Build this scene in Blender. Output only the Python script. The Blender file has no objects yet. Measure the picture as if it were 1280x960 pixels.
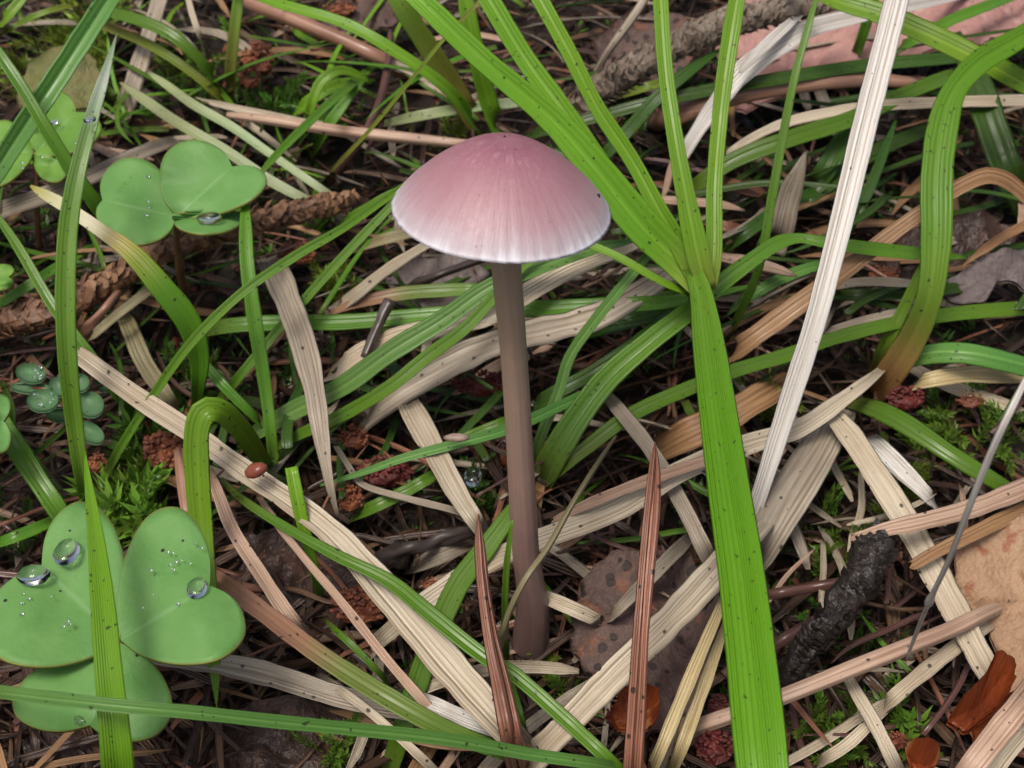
import bpy, math, random
from mathutils import Vector, Matrix, noise as mnoise
random.seed(7)
R = math.radians
scene = bpy.context.scene
# ------------------------------------------------------------------ camera, sky, sun, exposure
# the scene is built at ten times life size: one unit is ten centimetres of forest floor
CAM = Vector((0.0, -1.083, 1.576)); PITCH = R(44.0); F = 1600.0
cd = bpy.data.cameras.new('camera'); cam = bpy.data.objects.new('camera', cd)
scene.collection.objects.link(cam); scene.camera = cam
cam.location = CAM; cam.rotation_euler = (math.pi/2 - PITCH, 0, 0)
cd.sensor_width = 36.0; cd.lens = 36.0*F/1280.0; cd.clip_start = 0.01; cd.clip_end = 400.0
cd.dof.use_dof = True; cd.dof.focus_distance = 1.62; cd.dof.aperture_fstop = 5.2
SUN_EL, SUN_AZ = R(70), R(222)
w = bpy.data.worlds.new('World'); scene.world = w; w.use_nodes = True
wn = w.node_tree.nodes; wl = w.node_tree.links
sky = wn.new('ShaderNodeTexSky'); sky.sky_type = 'NISHITA'; sky.sun_disc = False
sky.sun_elevation = SUN_EL; sky.sun_rotation = SUN_AZ; sky.air_density = 0.9; sky.dust_density = 7.0; sky.ozone_density = 0.2
bg = wn['Background']; bg.inputs['Strength'].default_value = 0.085
wl.new(sky.outputs['Color'], bg.inputs['Color'])
sd = bpy.data.lights.new('sun', 'SUN'); sd.energy = 1.5; sd.angle = R(18); sd.color = (1.0, 0.965, 0.92)
so = bpy.data.objects.new('sun', sd); scene.collection.objects.link(so)
sdir = Vector((math.sin(SUN_AZ)*math.cos(SUN_EL), math.cos(SUN_AZ)*math.cos(SUN_EL), math.sin(SUN_EL)))
so.rotation_euler = sdir.to_track_quat('Z', 'Y').to_euler(); so.location = sdir*6
scene.cycles.max_bounces = 6; scene.cycles.diffuse_bounces = 3; scene.cycles.glossy_bounces = 3; scene.cycles.transmission_bounces = 6
scene.view_settings.view_transform = 'Standard'; scene.view_settings.look = 'None'
scene.view_settings.gamma = 1.0; scene.view_settings.use_curve_mapping = False
scene.view_settings.exposure = 0.6

# ------------------------------------------------------------------ geometry helpers
FWD = Vector((0, math.cos(PITCH), -math.sin(PITCH))); UPV = Vector((0, math.sin(PITCH), math.cos(PITCH))); RIGHT = Vector((1, 0, 0))
UP = Vector((0, 0, 1))
def ground(x, y):
    t = y - 0.05
    g = 0.2*(t + math.sqrt(t*t + 0.04))/2
    return g + 0.012*mnoise.noise(Vector((x*2.2, y*2.2, 3.1)))
def at(px, py, h=0.0):
    d = FWD + RIGHT*((px-640)/F) + UPV*((480-py)/F)
    s = 1.6
    for i in range(40):
        p = CAM + d*s
        e = p.z - ground(p.x, p.y) - h
        s += e/(-d.z + 0.2*d.y)
        if abs(e) < 1e-6: break
    return CAM + d*s
def depth(p): return (p - CAM).dot(FWD)
def ppx(p): return depth(p)/F            # size in units of one photograph pixel at that depth
def cr(pts, n):
    """Catmull-Rom samples through tuples"""
    m = len(pts); out = []
    segs = m-1
    L = [0.0]
    for i in range(segs):
        L.append(L[-1] + max(1e-6, math.hypot(pts[i+1][0]-pts[i][0], pts[i+1][1]-pts[i][1])))
    for k in range(n):
        u = L[-1]*k/(n-1)
        i = 0
        while i < segs-1 and u > L[i+1]: i += 1
        t = (u-L[i])/(L[i+1]-L[i])
        p1, p2 = pts[i], pts[i+1]
        d = L[i+1]-L[i]
        if i > 0: m1 = [(p2[c]-pts[i-1][c])/(L[i+1]-L[i-1])*d for c in range(len(p1))]
        else: m1 = [p2[c]-p1[c] for c in range(len(p1))]
        if i < segs-1: m2 = [(pts[i+2][c]-p1[c])/(L[i+2]-L[i])*d for c in range(len(p1))]
        else: m2 = [p2[c]-p1[c] for c in range(len(p1))]
        t2, t3 = t*t, t*t*t
        out.append([(2*t3-3*t2+1)*p1[c] + (t3-2*t2+t)*m1[c] + (-2*t3+3*t2)*p2[c] + (t3-t2)*m2[c] for c in range(len(p1))])
    return out

class MB:
    def __init__(s): s.v = []; s.f = []; s.uv = []; s.uw = []; s.mi = []
    def vert(s, p, uv=(0, 0), uw=(0, 0)):
        s.v.append(Vector(p)); s.uv.append(uv); s.uw.append(uw); return len(s.v)-1
    def face(s, *ids, m=0): s.f.append(tuple(ids)); s.mi.append(m)
    def join(s, o, M=None):
        b = len(s.v)
        for p in o.v: s.v.append(M @ p if M else p.copy())
        s.uv += o.uv; s.uw += o.uw; s.mi += o.mi
        s.f += [tuple(i+b for i in f) for f in o.f]
    def mesh(s, name, mats, origin=None, smooth=True):
        me = bpy.data.meshes.new(name)
        o = origin if origin is not None else Vector((0, 0, 0))
        me.from_pydata([tuple(p-o) for p in s.v], [], s.f)
        for l, src in (('UVMap', s.uv), ('Size', s.uw)):
            lay = me.uv_layers.new(name=l)
            flat = []
            for f in s.f:
                for i in f: flat += [src[i][0], src[i][1]]
            lay.data.foreach_set('uv', flat)
        for m in (mats if isinstance(mats, (list, tuple)) else [mats]): me.materials.append(m)
        me.polygons.foreach_set('material_index', s.mi)
        me.polygons.foreach_set('use_smooth', [smooth]*len(s.f))
        me.update()
        return me
    def build(s, name, mats, parent=None, origin=None, smooth=True):
        if origin is None:
            lo = min(s.v, key=lambda p: p.z); origin = lo.copy()
        ob = bpy.data.objects.new(name, s.mesh(name, mats, origin, smooth))
        scene.collection.objects.link(ob)
        if parent is not None:
            ob.parent = parent; ob.location = origin - wloc(parent)
        else: ob.location = origin
        return ob
def wloc(o):
    l = o.location.copy(); p = o.parent
    while p is not None: l += p.location; p = p.parent
    return l
def tag(o, label, cat, group=None, kind=None):
    if label: o['label'] = label
    if cat: o['category'] = cat
    if group: o['group'] = group
    if kind: o['kind'] = kind
    return o
def thing(name, loc, label, cat, group=None):
    o = bpy.data.objects.new(name, None); scene.collection.objects.link(o)
    o.location = loc; o.empty_display_size = 0.05
    return tag(o, label, cat, group)

def frames(pts, n, facing=0.55, roll=0.0, rollend=None):
    """centre, tangent, side, normal, width for a strip traced through (px, py, h, w)"""
    pts = list(pts)
    for e in (0, -1):                    # ends that reach the ground go right down into it
        if pts[e][2] <= .011: pts[e] = (pts[e][0], pts[e][1], -.075, pts[e][3])
    S = cr(pts, n)
    C = [at(a[0], a[1], a[2]) for a in S]
    out = []
    for i in range(n):
        t = (C[min(i+1, n-1)] - C[max(i-1, 0)])
        t = t.normalized() if t.length > 1e-9 else Vector((1, 0, 0))
        view = (CAM - C[i]).normalized()
        nn = view*facing + UP*(1-facing)
        nn = nn - t*nn.dot(t)
        nn = nn.normalized() if nn.length > 1e-5 else view
        rr = roll if rollend is None else roll + (rollend-roll)*i/(n-1)
        if rr: nn = Matrix.Rotation(rr, 3, t) @ nn
        side = t.cross(nn).normalized()
        si = t.cross(view)
        fac = 1.0
        if si.length > 0.05: fac = max(0.5, abs(side.dot(si.normalized())))
        wd = max(0.6, S[i][3])*ppx(C[i])/fac
        out.append((C[i], t, side, nn, wd))
    return out
def strip(pts, fold=0.2, ribs=0, n=None, cols=9, thick=0.10, facing=0.55, roll=0.0, rollend=None, wob=0.0, mb=None, ragged=0.0, seed=0):
    """a grass blade: closed lens-shaped strip with a V fold and optional raised ribs"""
    mb = mb or MB()
    if n is None:
        L = sum(math.hypot(pts[i+1][0]-pts[i][0], pts[i+1][1]-pts[i][1]) for i in range(len(pts)-1))
        n = max(8, min(70, int(L/9)))
    fr = frames(pts, n, facing, roll, rollend)
    ln = 0.0; rows = []
    for i, (c, t, s, nn, wd) in enumerate(fr):
        if i: ln += (c-fr[i-1][0]).length
        hw = wd/2
        k = 1.0 + wob*mnoise.noise(Vector((i*0.35, seed*3.7, 1)))
        v = i/(n-1)
        top = []; bot = []
        for j in range(cols):
            a = -1 + 2*j/(cols-1)
            z = fold*abs(a)*hw - fold*0.45*hw
            if ribs: z += 0.035*wd*math.cos(a*ribs*math.pi)
            if wob: z += 0.25*wob*hw*mnoise.noise(Vector((a*1.3, i*0.22, seed*1.7+5)))
            p = c + s*(a*hw*k) + nn*z
            if ragged and (i == 0 or i == n-1): p += t*(random.uniform(-1, 1)*ragged*wd)
            uv = ((a+1)/2, v); uw = ((a+1)/2*wd, ln)
            top.append(mb.vert(p, uv, uw))
            if 0 < j < cols-1: bot.append(mb.vert(p - nn*(thick*wd*(1-0.75*a*a)), uv, uw))
            else: bot.append(top[-1])
        rows.append((top, bot))
    for i in range(n-1):
        for j in range(cols-1):
            a, b = rows[i][0], rows[i+1][0]
            mb.face(a[j], a[j+1], b[j+1], b[j])
            a, b = rows[i][1], rows[i+1][1]
            mb.face(a[j+1], a[j], b[j], b[j+1])
    for e, (top, bot) in ((0, rows[0]), (1, rows[-1])):
        loop = top + bot[-2:0:-1]
        mb.face(*(loop if e else loop[::-1]))
    return mb
def rod(pts, n=None, cols=8, bump=0.0, bumpf=6.0, flat=1.0, mb=None, seed=0):
    """a round stalk traced through (px, py, h, w)"""
    mb = mb or MB()
    if n is None:
        L = sum(math.hypot(pts[i+1][0]-pts[i][0], pts[i+1][1]-pts[i][1]) for i in range(len(pts)-1))
        n = max(6, min(90, int(L/(5 if bump else 10))))
    fr = frames(pts, n)
    ln = 0; rows = []
    for i, (c, t, s, nn, wd) in enumerate(fr):
        if i: ln += (c-fr[i-1][0]).length
        r = wd/2; row = []
        for j in range(cols):
            a = 2*math.pi*j/cols
            rr = r
            if bump: rr *= 1 + bump*mnoise.noise(Vector((math.cos(a)*1.4, math.sin(a)*1.4 + seed*9.1, ln*bumpf)))
            row.append(mb.vert(c + s*(math.cos(a)*rr) + nn*(math.sin(a)*rr*flat), (j/cols, i/(n-1)), (j/cols*wd*3, ln)))
        rows.append(row)
    for i in range(n-1):
        for j in range(cols):
            k = (j+1) % cols
            mb.face(rows[i][j], rows[i][k], rows[i+1][k], rows[i+1][j])
    mb.face(*rows[0][::-1]); mb.face(*rows[-1])
    return mb
def strip3(C, W, N, fold=0.2, cols=5, thick=0.12, mb=None):
    """the same strip from world points C, widths W and a rough normal N"""
    mb = mb or MB(); n = len(C); rows = []; ln = 0
    for i in range(n):
        t = (C[min(i+1, n-1)] - C[max(i-1, 0)]).normalized()
        nn = N - t*N.dot(t); nn = nn.normalized() if nn.length > 1e-6 else UP
        s = t.cross(nn).normalized()
        if i: ln += (C[i]-C[i-1]).length
        top = []; bot = []
        for j in range(cols):
            a = -1+2*j/(cols-1)
            p = C[i] + s*(a*W[i]/2) + nn*(fold*abs(a)*W[i]/2)
            uv = ((a+1)/2, i/(n-1)); uw = ((a+1)/2*W[i], ln)
            top.append(mb.vert(p, uv, uw))
            bot.append(mb.vert(p - nn*thick*W[i]*(1-.75*a*a), uv, uw) if 0 < j < cols-1 else top[-1])
        rows.append((top, bot))
    for i in range(n-1):
        for j in range(cols-1):
            a, b = rows[i][0], rows[i+1][0]; mb.face(a[j], a[j+1], b[j+1], b[j])
            a, b = rows[i][1], rows[i+1][1]; mb.face(a[j+1], a[j], b[j], b[j+1])
    for e, (top, bot) in ((0, rows[0]), (1, rows[-1])):
        loop = top + bot[-2:0:-1]; mb.face(*(loop if e else loop[::-1]))
    return mb
ICO_V = None
def blob(mb, c, r, sx=1, sy=1, sz=1, amp=0.25, freq=2.0, seed=0, rot=None, sub=1):
    """a lumpy little body (subdivided icosahedron)"""
    global ICO_V
    if ICO_V is None:
        import bmesh
        ICO_V = {}
        for k in (1, 2, 3):
            bm = bmesh.new(); bmesh.ops.create_icosphere(bm, subdivisions=k, radius=1)
            ICO_V[k] = ([v.co.copy() for v in bm.verts], [[v.index for v in f.verts] for f in bm.faces]); bm.free()
    V, Fc = ICO_V[sub]; b = len(mb.v)
    for p in V:
        q = p*(1 + amp*mnoise.noise(p*freq + Vector((seed*3.3, seed*1.7, seed*5.1))))
        q = Vector((q.x*sx*r, q.y*sy*r, q.z*sz*r))
        if rot is not None: q = rot @ q
        mb.vert(c + q, (p.x*.5+.5, p.z*.5+.5), (q.x, q.z))
    for f in Fc: mb.face(*[i+b for i in f])

# ------------------------------------------------------------------ materials
class NT:
    def __init__(s, name):
        s.m = bpy.data.materials.new(name); s.m.use_nodes = True
        s.t = s.m.node_tree; s.n = s.t.nodes; s.n.clear()
    def nd(s, k, **kw):
        x = s.n.new(k)
        for a, b in kw.items(): setattr(x, a, b)
        return x
    def ln(s, a, b): s.t.links.new(a, b)
    def val(s, sock, v):
        if hasattr(v, 'is_output'): s.ln(v, sock)
        else: sock.default_value = v
    def math(s, op, a, b=0.0, c=None):
        x = s.nd('ShaderNodeMath', operation=op); s.val(x.inputs[0], a); s.val(x.inputs[1], b)
        if c is not None: s.val(x.inputs[2], c)
        return x.outputs[0]
    def mix(s, fac, a, b, mode='MIX'):
        x = s.nd('ShaderNodeMix', data_type='RGBA', blend_type=mode); s.val(x.inputs[0], fac)
        s.val(x.inputs[6], a if hasattr(a, 'is_output') else (*a, 1)); s.val(x.inputs[7], b if hasattr(b, 'is_output') else (*b, 1))
        return x.outputs[2]
    def ramp(s, fac, stops, interp='LINEAR'):
        x = s.nd('ShaderNodeValToRGB'); x.color_ramp.interpolation = interp
        e = x.color_ramp.elements
        e[0].position, e[0].color = stops[0][0], (*stops[0][1], 1)
        e[1].position, e[1].color = stops[-1][0], (*stops[-1][1], 1)
        for p, c in stops[1:-1]:
            k = e.new(p); k.color = (*c, 1)
        s.ln(fac, x.inputs[0]); return x.outputs[0]
    def noise(s, vec, scale, detail=3, rough=0.55, dim='3D'):
        x = s.nd('ShaderNodeTexNoise', noise_dimensions=dim); s.ln(vec, x.inputs['Vector'])
        x.inputs['Scale'].default_value = scale; x.inputs['Detail'].default_value = detail; x.inputs['Roughness'].default_value = rough
        return x.outputs[0]
    def maprange(s, v, a, b, c=0, d=1):
        x = s.nd('ShaderNodeMapRange'); s.ln(v, x.inputs[0])
        for i, q in enumerate((a, b, c, d)): x.inputs[1+i].default_value = q
        return x.outputs[0]
    def uv(s, name, sc=(1, 1, 1), off=None):
        x = s.nd('ShaderNodeUVMap', uv_map=name)
        mp = s.nd('ShaderNodeMapping'); s.ln(x.outputs[0], mp.inputs[0]); mp.inputs['Scale'].default_value = sc
        if off is not None: s.ln(off, mp.inputs['Location'])
        return mp.outputs[0]
    def rnd(s): return s.nd('ShaderNodeObjectInfo').outputs['Random']
    def rndvec(s):
        c = s.nd('ShaderNodeCombineXYZ'); r = s.rnd()
        s.ln(s.math('MULTIPLY', r, 37.0), c.inputs[0]); s.ln(s.math('MULTIPLY', r, 91.0), c.inputs[1]); s.ln(s.math('MULTIPLY', r, 13.0), c.inputs[2])
        return c.outputs[0]
    def out(s, col, rough=0.45, spec=0.5, bump=None, bstr=0.3, bdist=0.01, transl=0.0, tcol=None, trans=0.0, ior=1.45, coat=0.0, alpha=None):
        p = s.nd('ShaderNodeBsdfPrincipled')
        s.val(p.inputs['Base Color'], col if hasattr(col, 'is_output') else (*col, 1)); s.val(p.inputs['Roughness'], rough)
        p.inputs['Specular IOR Level'].default_value = spec; p.inputs['IOR'].default_value = ior
        p.inputs['Transmission Weight'].default_value = trans; p.inputs['Coat Weight'].default_value = coat
        p.inputs['Coat Roughness'].default_value = 0.15
        nrm = None
        if bump is not None:
            b = s.nd('ShaderNodeBump'); b.inputs['Strength'].default_value = bstr; b.inputs['Distance'].default_value = bdist
            s.ln(bump, b.inputs['Height']); nrm = b.outputs[0]; s.ln(nrm, p.inputs['Normal'])
        o = s.nd('ShaderNodeOutputMaterial')
        if transl > 0:
            t = s.nd('ShaderNodeBsdfTranslucent'); s.val(t.inputs['Color'], tcol if tcol is not None and hasattr(tcol, 'is_output') else ((*tcol, 1) if tcol else (col if hasattr(col, 'is_output') else (*col, 1))))
            mx = s.nd('ShaderNodeMixShader'); mx.inputs[0].default_value = transl
            s.ln(p.outputs[0], mx.inputs[1]); s.ln(t.outputs[0], mx.inputs[2]); s.ln(mx.outputs[0], o.inputs[0])
        else: s.ln(p.outputs[0], o.inputs[0])
        return s.m
MC = {}
def green(name, stops, veins=7, rough=0.36, transl=0.28, var=0.22, spots=0.0, mid=0.0, bstr=0.2):
    """living grass: pigment along the blade (v), fine parallel veins across it (u)"""
    if name in MC: return MC[name]
    t = NT(name); rv = t.rndvec()
    sep = t.nd('ShaderNodeSeparateXYZ'); t.ln(t.uv('UVMap'), sep.inputs[0])
    base = t.ramp(sep.outputs[1], stops) if len(stops) > 1 else t.mix(0.0, stops[0][1], stops[0][1])
    st = t.noise(t.uv('UVMap', (veins*2.2, 2.0, 1), rv), 1.0, 3, 0.6)
    bl = t.noise(t.uv('Size', (9, 5, 1), rv), 1.0, 2, 0.5)
    col = t.mix(t.maprange(st, 0.3, 0.7, 0, 0.5), base, t.mix(1.0, base, (0.62, 0.72, 0.5), 'MULTIPLY'))
    col = t.mix(t.maprange(bl, 0.42, 0.75, 0, var*1.6), col, t.mix(1.0, col, (1.5, 1.25, 0.8), 'MULTIPLY'))
    rn = t.maprange(t.rnd(), 0, 1, -1, 1)
    hs = t.nd('ShaderNodeHueSaturation'); t.ln(col, hs.inputs['Color'])
    t.ln(t.math('MULTIPLY_ADD', rn, 0.010, 0.494), hs.inputs['Hue']); t.ln(t.math('MULTIPLY_ADD', rn, var*0.6, 1.0), hs.inputs['Value'])
    col = hs.outputs[0]
    if mid:
        d = t.math('ABSOLUTE', t.math('SUBTRACT', sep.outputs[0], 0.5))
        col = t.mix(t.maprange(d, 0.02, 0.06, mid, 0), col, t.mix(1.0, col, (1.9, 1.6, 1.8), 'MULTIPLY'))
    fl = t.noise(t.uv('Size', (150, 120, 1), rv), 1.0, 1, 0.4)
    col = t.mix(t.maprange(fl, 0.71, 0.74, 0, 0.8), col, (0.02, 0.018, 0.012))
    wv = t.math('SINE', t.math('MULTIPLY', sep.outputs[0], veins*6.283))
    hgt = t.math('ADD', t.math('MULTIPLY', wv, 0.5), t.math('MULTIPLY', st, 0.8))
    ro = t.maprange(t.noise(t.uv('Size', (40, 14, 1), rv), 1.0, 2), 0.3, 0.7, rough-0.08, rough+0.12)
    MC[name] = t.out(col, ro, 0.42, hgt, bstr, 0.0022, transl, t.mix(1.0, col, (1.35, 1.3, 0.5), 'MULTIPLY'))
    return MC[name]
def straw(name, c, c2=None, stops=None, veins=9, rough=0.55, var=0.3, specks=0.5, dark=(0.42, 0.36, 0.3), transl=0.12, bstr=0.5):
    """dead grass: pale fibres with grey streaks and black mould specks"""
    if name in MC: return MC[name]
    t = NT(name); rv = t.rndvec(); c2 = c2 or tuple(x*0.55 for x in c)
    sep = t.nd('ShaderNodeSeparateXYZ'); t.ln(t.uv('UVMap'), sep.inputs[0])
    base = t.ramp(sep.outputs[1], stops) if stops else t.mix(0.0, c, c)
    st = t.noise(t.uv('UVMap', (veins*1.9, 1.6, 1), rv), 1.0, 4, 0.65)
    bl = t.noise(t.uv('Size', (12, 6, 1), rv), 1.0, 3, 0.6)
    col = t.mix(t.maprange(st, 0.44, 0.62, 0, 0.85), base, t.mix(1.0, base, tuple(x*1.15 for x in dark), 'MULTIPLY'))
    col = t.mix(t.maprange(bl, 0.45, 0.72, 0, var*2), col, c2)
    hs = t.nd('ShaderNodeHueSaturation'); t.ln(col, hs.inputs['Color'])
    t.ln(t.math('MULTIPLY_ADD', t.rnd(), 0.4*var*2, 1.0-0.4*var), hs.inputs['Value']); col = hs.outputs[0]
    if specks:
        vo = t.nd('ShaderNodeTexVoronoi'); t.ln(t.uv('Size', (75, 58, 1), rv), vo.inputs['Vector']); vo.inputs['Scale'].default_value = 1.0
        sp = t.nd('ShaderNodeSeparateXYZ'); t.ln(vo.outputs['Color'], sp.inputs[0])
        rad = t.math('MULTIPLY', t.math('MULTIPLY', sp.outputs[0], sp.outputs[0]), 0.36*specks)
        col = t.mix(t.math('MULTIPLY', t.math('LESS_THAN', vo.outputs['Distance'], rad), 0.85), col, (0.02, 0.016, 0.012))
    wv = t.math('SINE', t.math('MULTIPLY', sep.outputs[0], veins*6.283))
    hgt = t.math('ADD', t.math('MULTIPLY', wv, 0.4), st)
    MC[name] = t.out(col, t.maprange(bl, .3, .7, rough-.24, rough+.08), 0.5, hgt, bstr, 0.0026, transl)
    return MC[name]
def lumpy(name, c, c2, scale=40, rough=0.6, bstr=0.6, spec=0.4, coat=0.0, c3=None, transl=0.0):
    if name in MC: return MC[name]
    t = NT(name); tc = t.nd('ShaderNodeTexCoord').outputs['Object']
    ad = t.nd('ShaderNodeVectorMath', operation='ADD'); t.ln(tc, ad.inputs[0]); t.ln(t.rndvec(), ad.inputs[1])
    n1 = t.noise(ad.outputs[0], scale, 4, 0.65); n2 = t.noise(ad.outputs[0], scale*0.28, 2)
    col = t.mix(t.maprange(n1, 0.35, 0.68), c, c2)
    if c3: col = t.mix(t.maprange(n2, 0.45, 0.62), col, c3)
    MC[name] = t.out(col, rough, spec, n1, bstr, 0.006, transl, coat=coat)
    return MC[name]

GB = green('grass_bright', [(0, (.20, .28, .05)), (.12, (.135, .30, .018)), (1, (.15, .33, .02))], veins=6, mid=.35, rough=.34)
GM = green('grass_mid', [(0, (.13, .18, .04)), (.15, (.085, .205, .018)), (1, (.10, .235, .022))], veins=5, rough=.30)
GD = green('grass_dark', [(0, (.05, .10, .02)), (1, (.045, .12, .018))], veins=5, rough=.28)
GT = green('grass_bluish', [(0, (.12, .25, .07)), (.5, (.10, .245, .05)), (1, (.11, .26, .06))], veins=4, mid=.5, rough=.28)
GP = green('grass_pale', [(0, (.30, .33, .17)), (.5, (.26, .34, .17)), (1, (.38, .40, .26))], transl=.15)
GY = green('grass_yellow', [(0, (.19, .20, .035)), (.5, (.16, .26, .03)), (1, (.26, .28, .03))])
GWIDE = green('grass_wide', [(0, (.14, .28, .03)), (.2, (.115, .31, .014)), (1, (.14, .36, .016))], veins=11, rough=.40, var=.12, bstr=.35)
GTIP = green('grass_tip_highlight', [(0, (.11, .24, .02)), (.62, (.12, .27, .03)), (.80, (.17, .31, .10)), (.9, (.45, .52, .45)), (1, (.2, .34, .16))], veins=5)  # whitish stop near the tip is a reflected highlight painted into the green
GYT = green('grass_withered_tip', [(0, (.07, .2, .015)), (.45, (.09, .23, .015)), (.58, (.20, .26, .02)), (.66, (.45, .38, .10)), (.78, (.66, .62, .48)), (.9, (.60, .57, .38)), (1, (.35, .33, .06))], veins=6)
GSH = green('grass_sheath', [(0, (.22, .09, .045)), (.10, (.22, .14, .05)), (.2, (.12, .2, .03)), (.35, (.095, .21, .012)), (1, (.11, .245, .012))], veins=7, mid=.25)
GBR = green('grass_half_brown', [(0, (.38, .22, .14)), (.28, (.36, .21, .13)), (.42, (.16, .22, .05)), (1, (.09, .25, .03))], veins=5)
GST = green('grass_old_stem', [(0, (.16, .09, .03)), (.2, (.19, .17, .04)), (.6, (.15, .25, .03)), (1, (.13, .27, .025))], veins=5)
SW = straw('straw_white', (.68, .66, .61), (.52, .48, .42), veins=7, var=.10, specks=.35, rough=.45)
SP = straw('straw_pale', (.60, .52, .385), (.33, .25, .16), veins=7, specks=.6, var=.38)
SY = straw('straw_yellow', (.56, .45, .23), (.38, .30, .14), veins=5, specks=.35)
SG = straw('straw_grey', (.40, .345, .265), (.16, .13, .095), veins=7, specks=.6, var=.4)
SPK = straw('straw_pinkish', (.52, .36, .26), (.32, .18, .12), veins=6, specks=.6, var=.36)
SB = straw('straw_tan', (.36, .21, .10), (.22, .11, .05), veins=5, specks=.3)
NB = straw('needle_red', (.28, .125, .075), (.17, .07, .045), specks=.55, veins=2, rough=.4)
NBT = straw('needle_long', (.34, .155, .10), (.17, .075, .05), specks=.7, veins=3, rough=.38, bstr=.8)
NP = straw('needle_pink', (.38, .215, .15), (.24, .12, .08), specks=.4, veins=3, rough=.45)
NK = straw('stalk_dark', (.06, .045, .04), (.025, .02, .018), specks=.2, veins=4, rough=.45, transl=0)
NV = straw('stalk_purple', (.12, .06, .05), (.06, .035, .035), specks=.2, veins=3, rough=.35, transl=0)
SOL = straw('straw_olive', (.27, .24, .13), (.17, .14, .08), veins=5, specks=.3)
WET1 = straw('wet_litter', (.055, .030, .019), (.028, .017, .012), veins=3, specks=.2, rough=.38, transl=0)
WET2 = straw('wet_litter_tan', (.14, .08, .046), (.07, .042, .025), veins=3, specks=.3, rough=.45, transl=0)

# ------------------------------------------------------------------ forest floor
def soil_material():
    t = NT('forest_soil'); tc = t.nd('ShaderNodeTexCoord').outputs['Object']
    n1 = t.noise(tc, 9, 6, 0.7); n2 = t.noise(tc, 60, 4, 0.7); n3 = t.noise(tc, 2.5, 2)
    col = t.ramp(n1, [(.3, (.010, .007, .006)), (.5, (.022, .014, .010)), (.62, (.04, .022, .014)), (.75, (.022, .025, .009))])
    col = t.mix(t.maprange(n2, .55, .75, 0, .6), col, (.075, .04, .025))
    col = t.mix(t.maprange(n3, .5, .7, 0, .5), col, (.02, .028, .01))
    return t.out(col, t.maprange(n2, .3, .7, .35, .8), .45, n2, .9, .02)
def floor_bump(x, y):
    return 0.03*mnoise.fractal(Vector((x*5, y*5, .7)), 1.0, 2.0, 4) + 0.012*mnoise.noise(Vector((x*23, y*23, 4)))
def make_floor():
    mb = MB(); xs = []; ys = []
    N1 = 200
    for i in range(N1+1):
        a = -1+2*i/N1; xs.append(2.4*a + 9*a**7)
    for i in range(N1+1):
        a = -1+2*i/N1; ys.append(0.5 + 2.3*a + 9*a**7)
    ids = [[mb.vert((x, y, ground(x, y) - 0.075 + floor_bump(x, y)), (x, y), (x, y)) for x in xs] for y in ys]
    for j in range(N1):
        for i in range(N1): mb.face(ids[j][i], ids[j][i+1], ids[j+1][i+1], ids[j+1][i])
    o = mb.build('ground', soil_material(), origin=Vector((0, 0, 0)))
    o['kind'] = 'structure'; return o
make_floor()
def fz(x, y): return ground(x, y) - 0.075 + floor_bump(x, y)

# ------------------------------------------------------------------ the mushroom
def cap_material():
    t = NT('cap_skin'); sep = t.nd('ShaderNodeSeparateXYZ'); t.ln(t.uv('UVMap'), sep.inputs[0])
    u, v = sep.outputs[0], sep.outputs[1]
    a = t.math('MULTIPLY', u, 6.283185)
    cb = t.nd('ShaderNodeCombineXYZ'); t.ln(t.math('COSINE', a), cb.inputs[0]); t.ln(t.math('SINE', a), cb.inputs[1]); t.ln(t.math('MULTIPLY', v, .12), cb.inputs[2])
    ang = cb.outputs[0]
    st = t.noise(ang, 14, 3, .6); fine = t.noise(ang, 38, 3, .7); soft = t.noise(ang, 1.8, 2)
    vv = t.math('ADD', v, t.math('MULTIPLY', t.math('SUBTRACT', st, .5), .16))
    vv = t.math('ADD', vv, t.math('MULTIPLY', t.math('SUBTRACT', soft, .5), .10))
    col = t.ramp(vv, [(0, (.30, .135, .17)), (.14, (.26, .10, .13)), (.34, (.315, .14, .172)), (.58, (.37, .195, .222)), (.78, (.43, .285, .31)), (.92, (.52, .45, .48)), (1, (.72, .73, .77))])
    stripe = t.math('MULTIPLY', t.maprange(fine, .45, .68), t.maprange(v, .35, .75, .12, .42))
    col = t.mix(stripe, col, t.mix(1.0, col, (.76, .62, .63), 'MULTIPLY'))
    # white sheen of the crown's silky fibrils, painted into the colour
    fib_sheen = t.math('MULTIPLY', t.maprange(t.noise(ang, 55, 2, .7), .55, .72), t.math('MULTIPLY', t.maprange(v, .02, .10), t.maprange(v, .62, .25)))
    col = t.mix(t.math('MULTIPLY', t.math('MULTIPLY', fib_sheen, t.maprange(t.noise(t.nd('ShaderNodeTexCoord').outputs['Object'], 150, 3, .7), .42, .6)), .7), col, (.74, .64, .72))
    tc = t.nd('ShaderNodeTexCoord').outputs['Object']
    dots = t.noise(tc, 260, 1, .5)
    col = t.mix(t.maprange(dots, .76, .79, 0, .5), col, (.16, .06, .06))
    h = t.math('ADD', t.math('MULTIPLY', fine, .6), t.math('MULTIPLY', t.noise(tc, 130, 2), .35))
    return t.out(col, t.maprange(dots, .3, .7, .36, .5), .5, h, .28, .004, .12, (.8, .5, .5))
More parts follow.
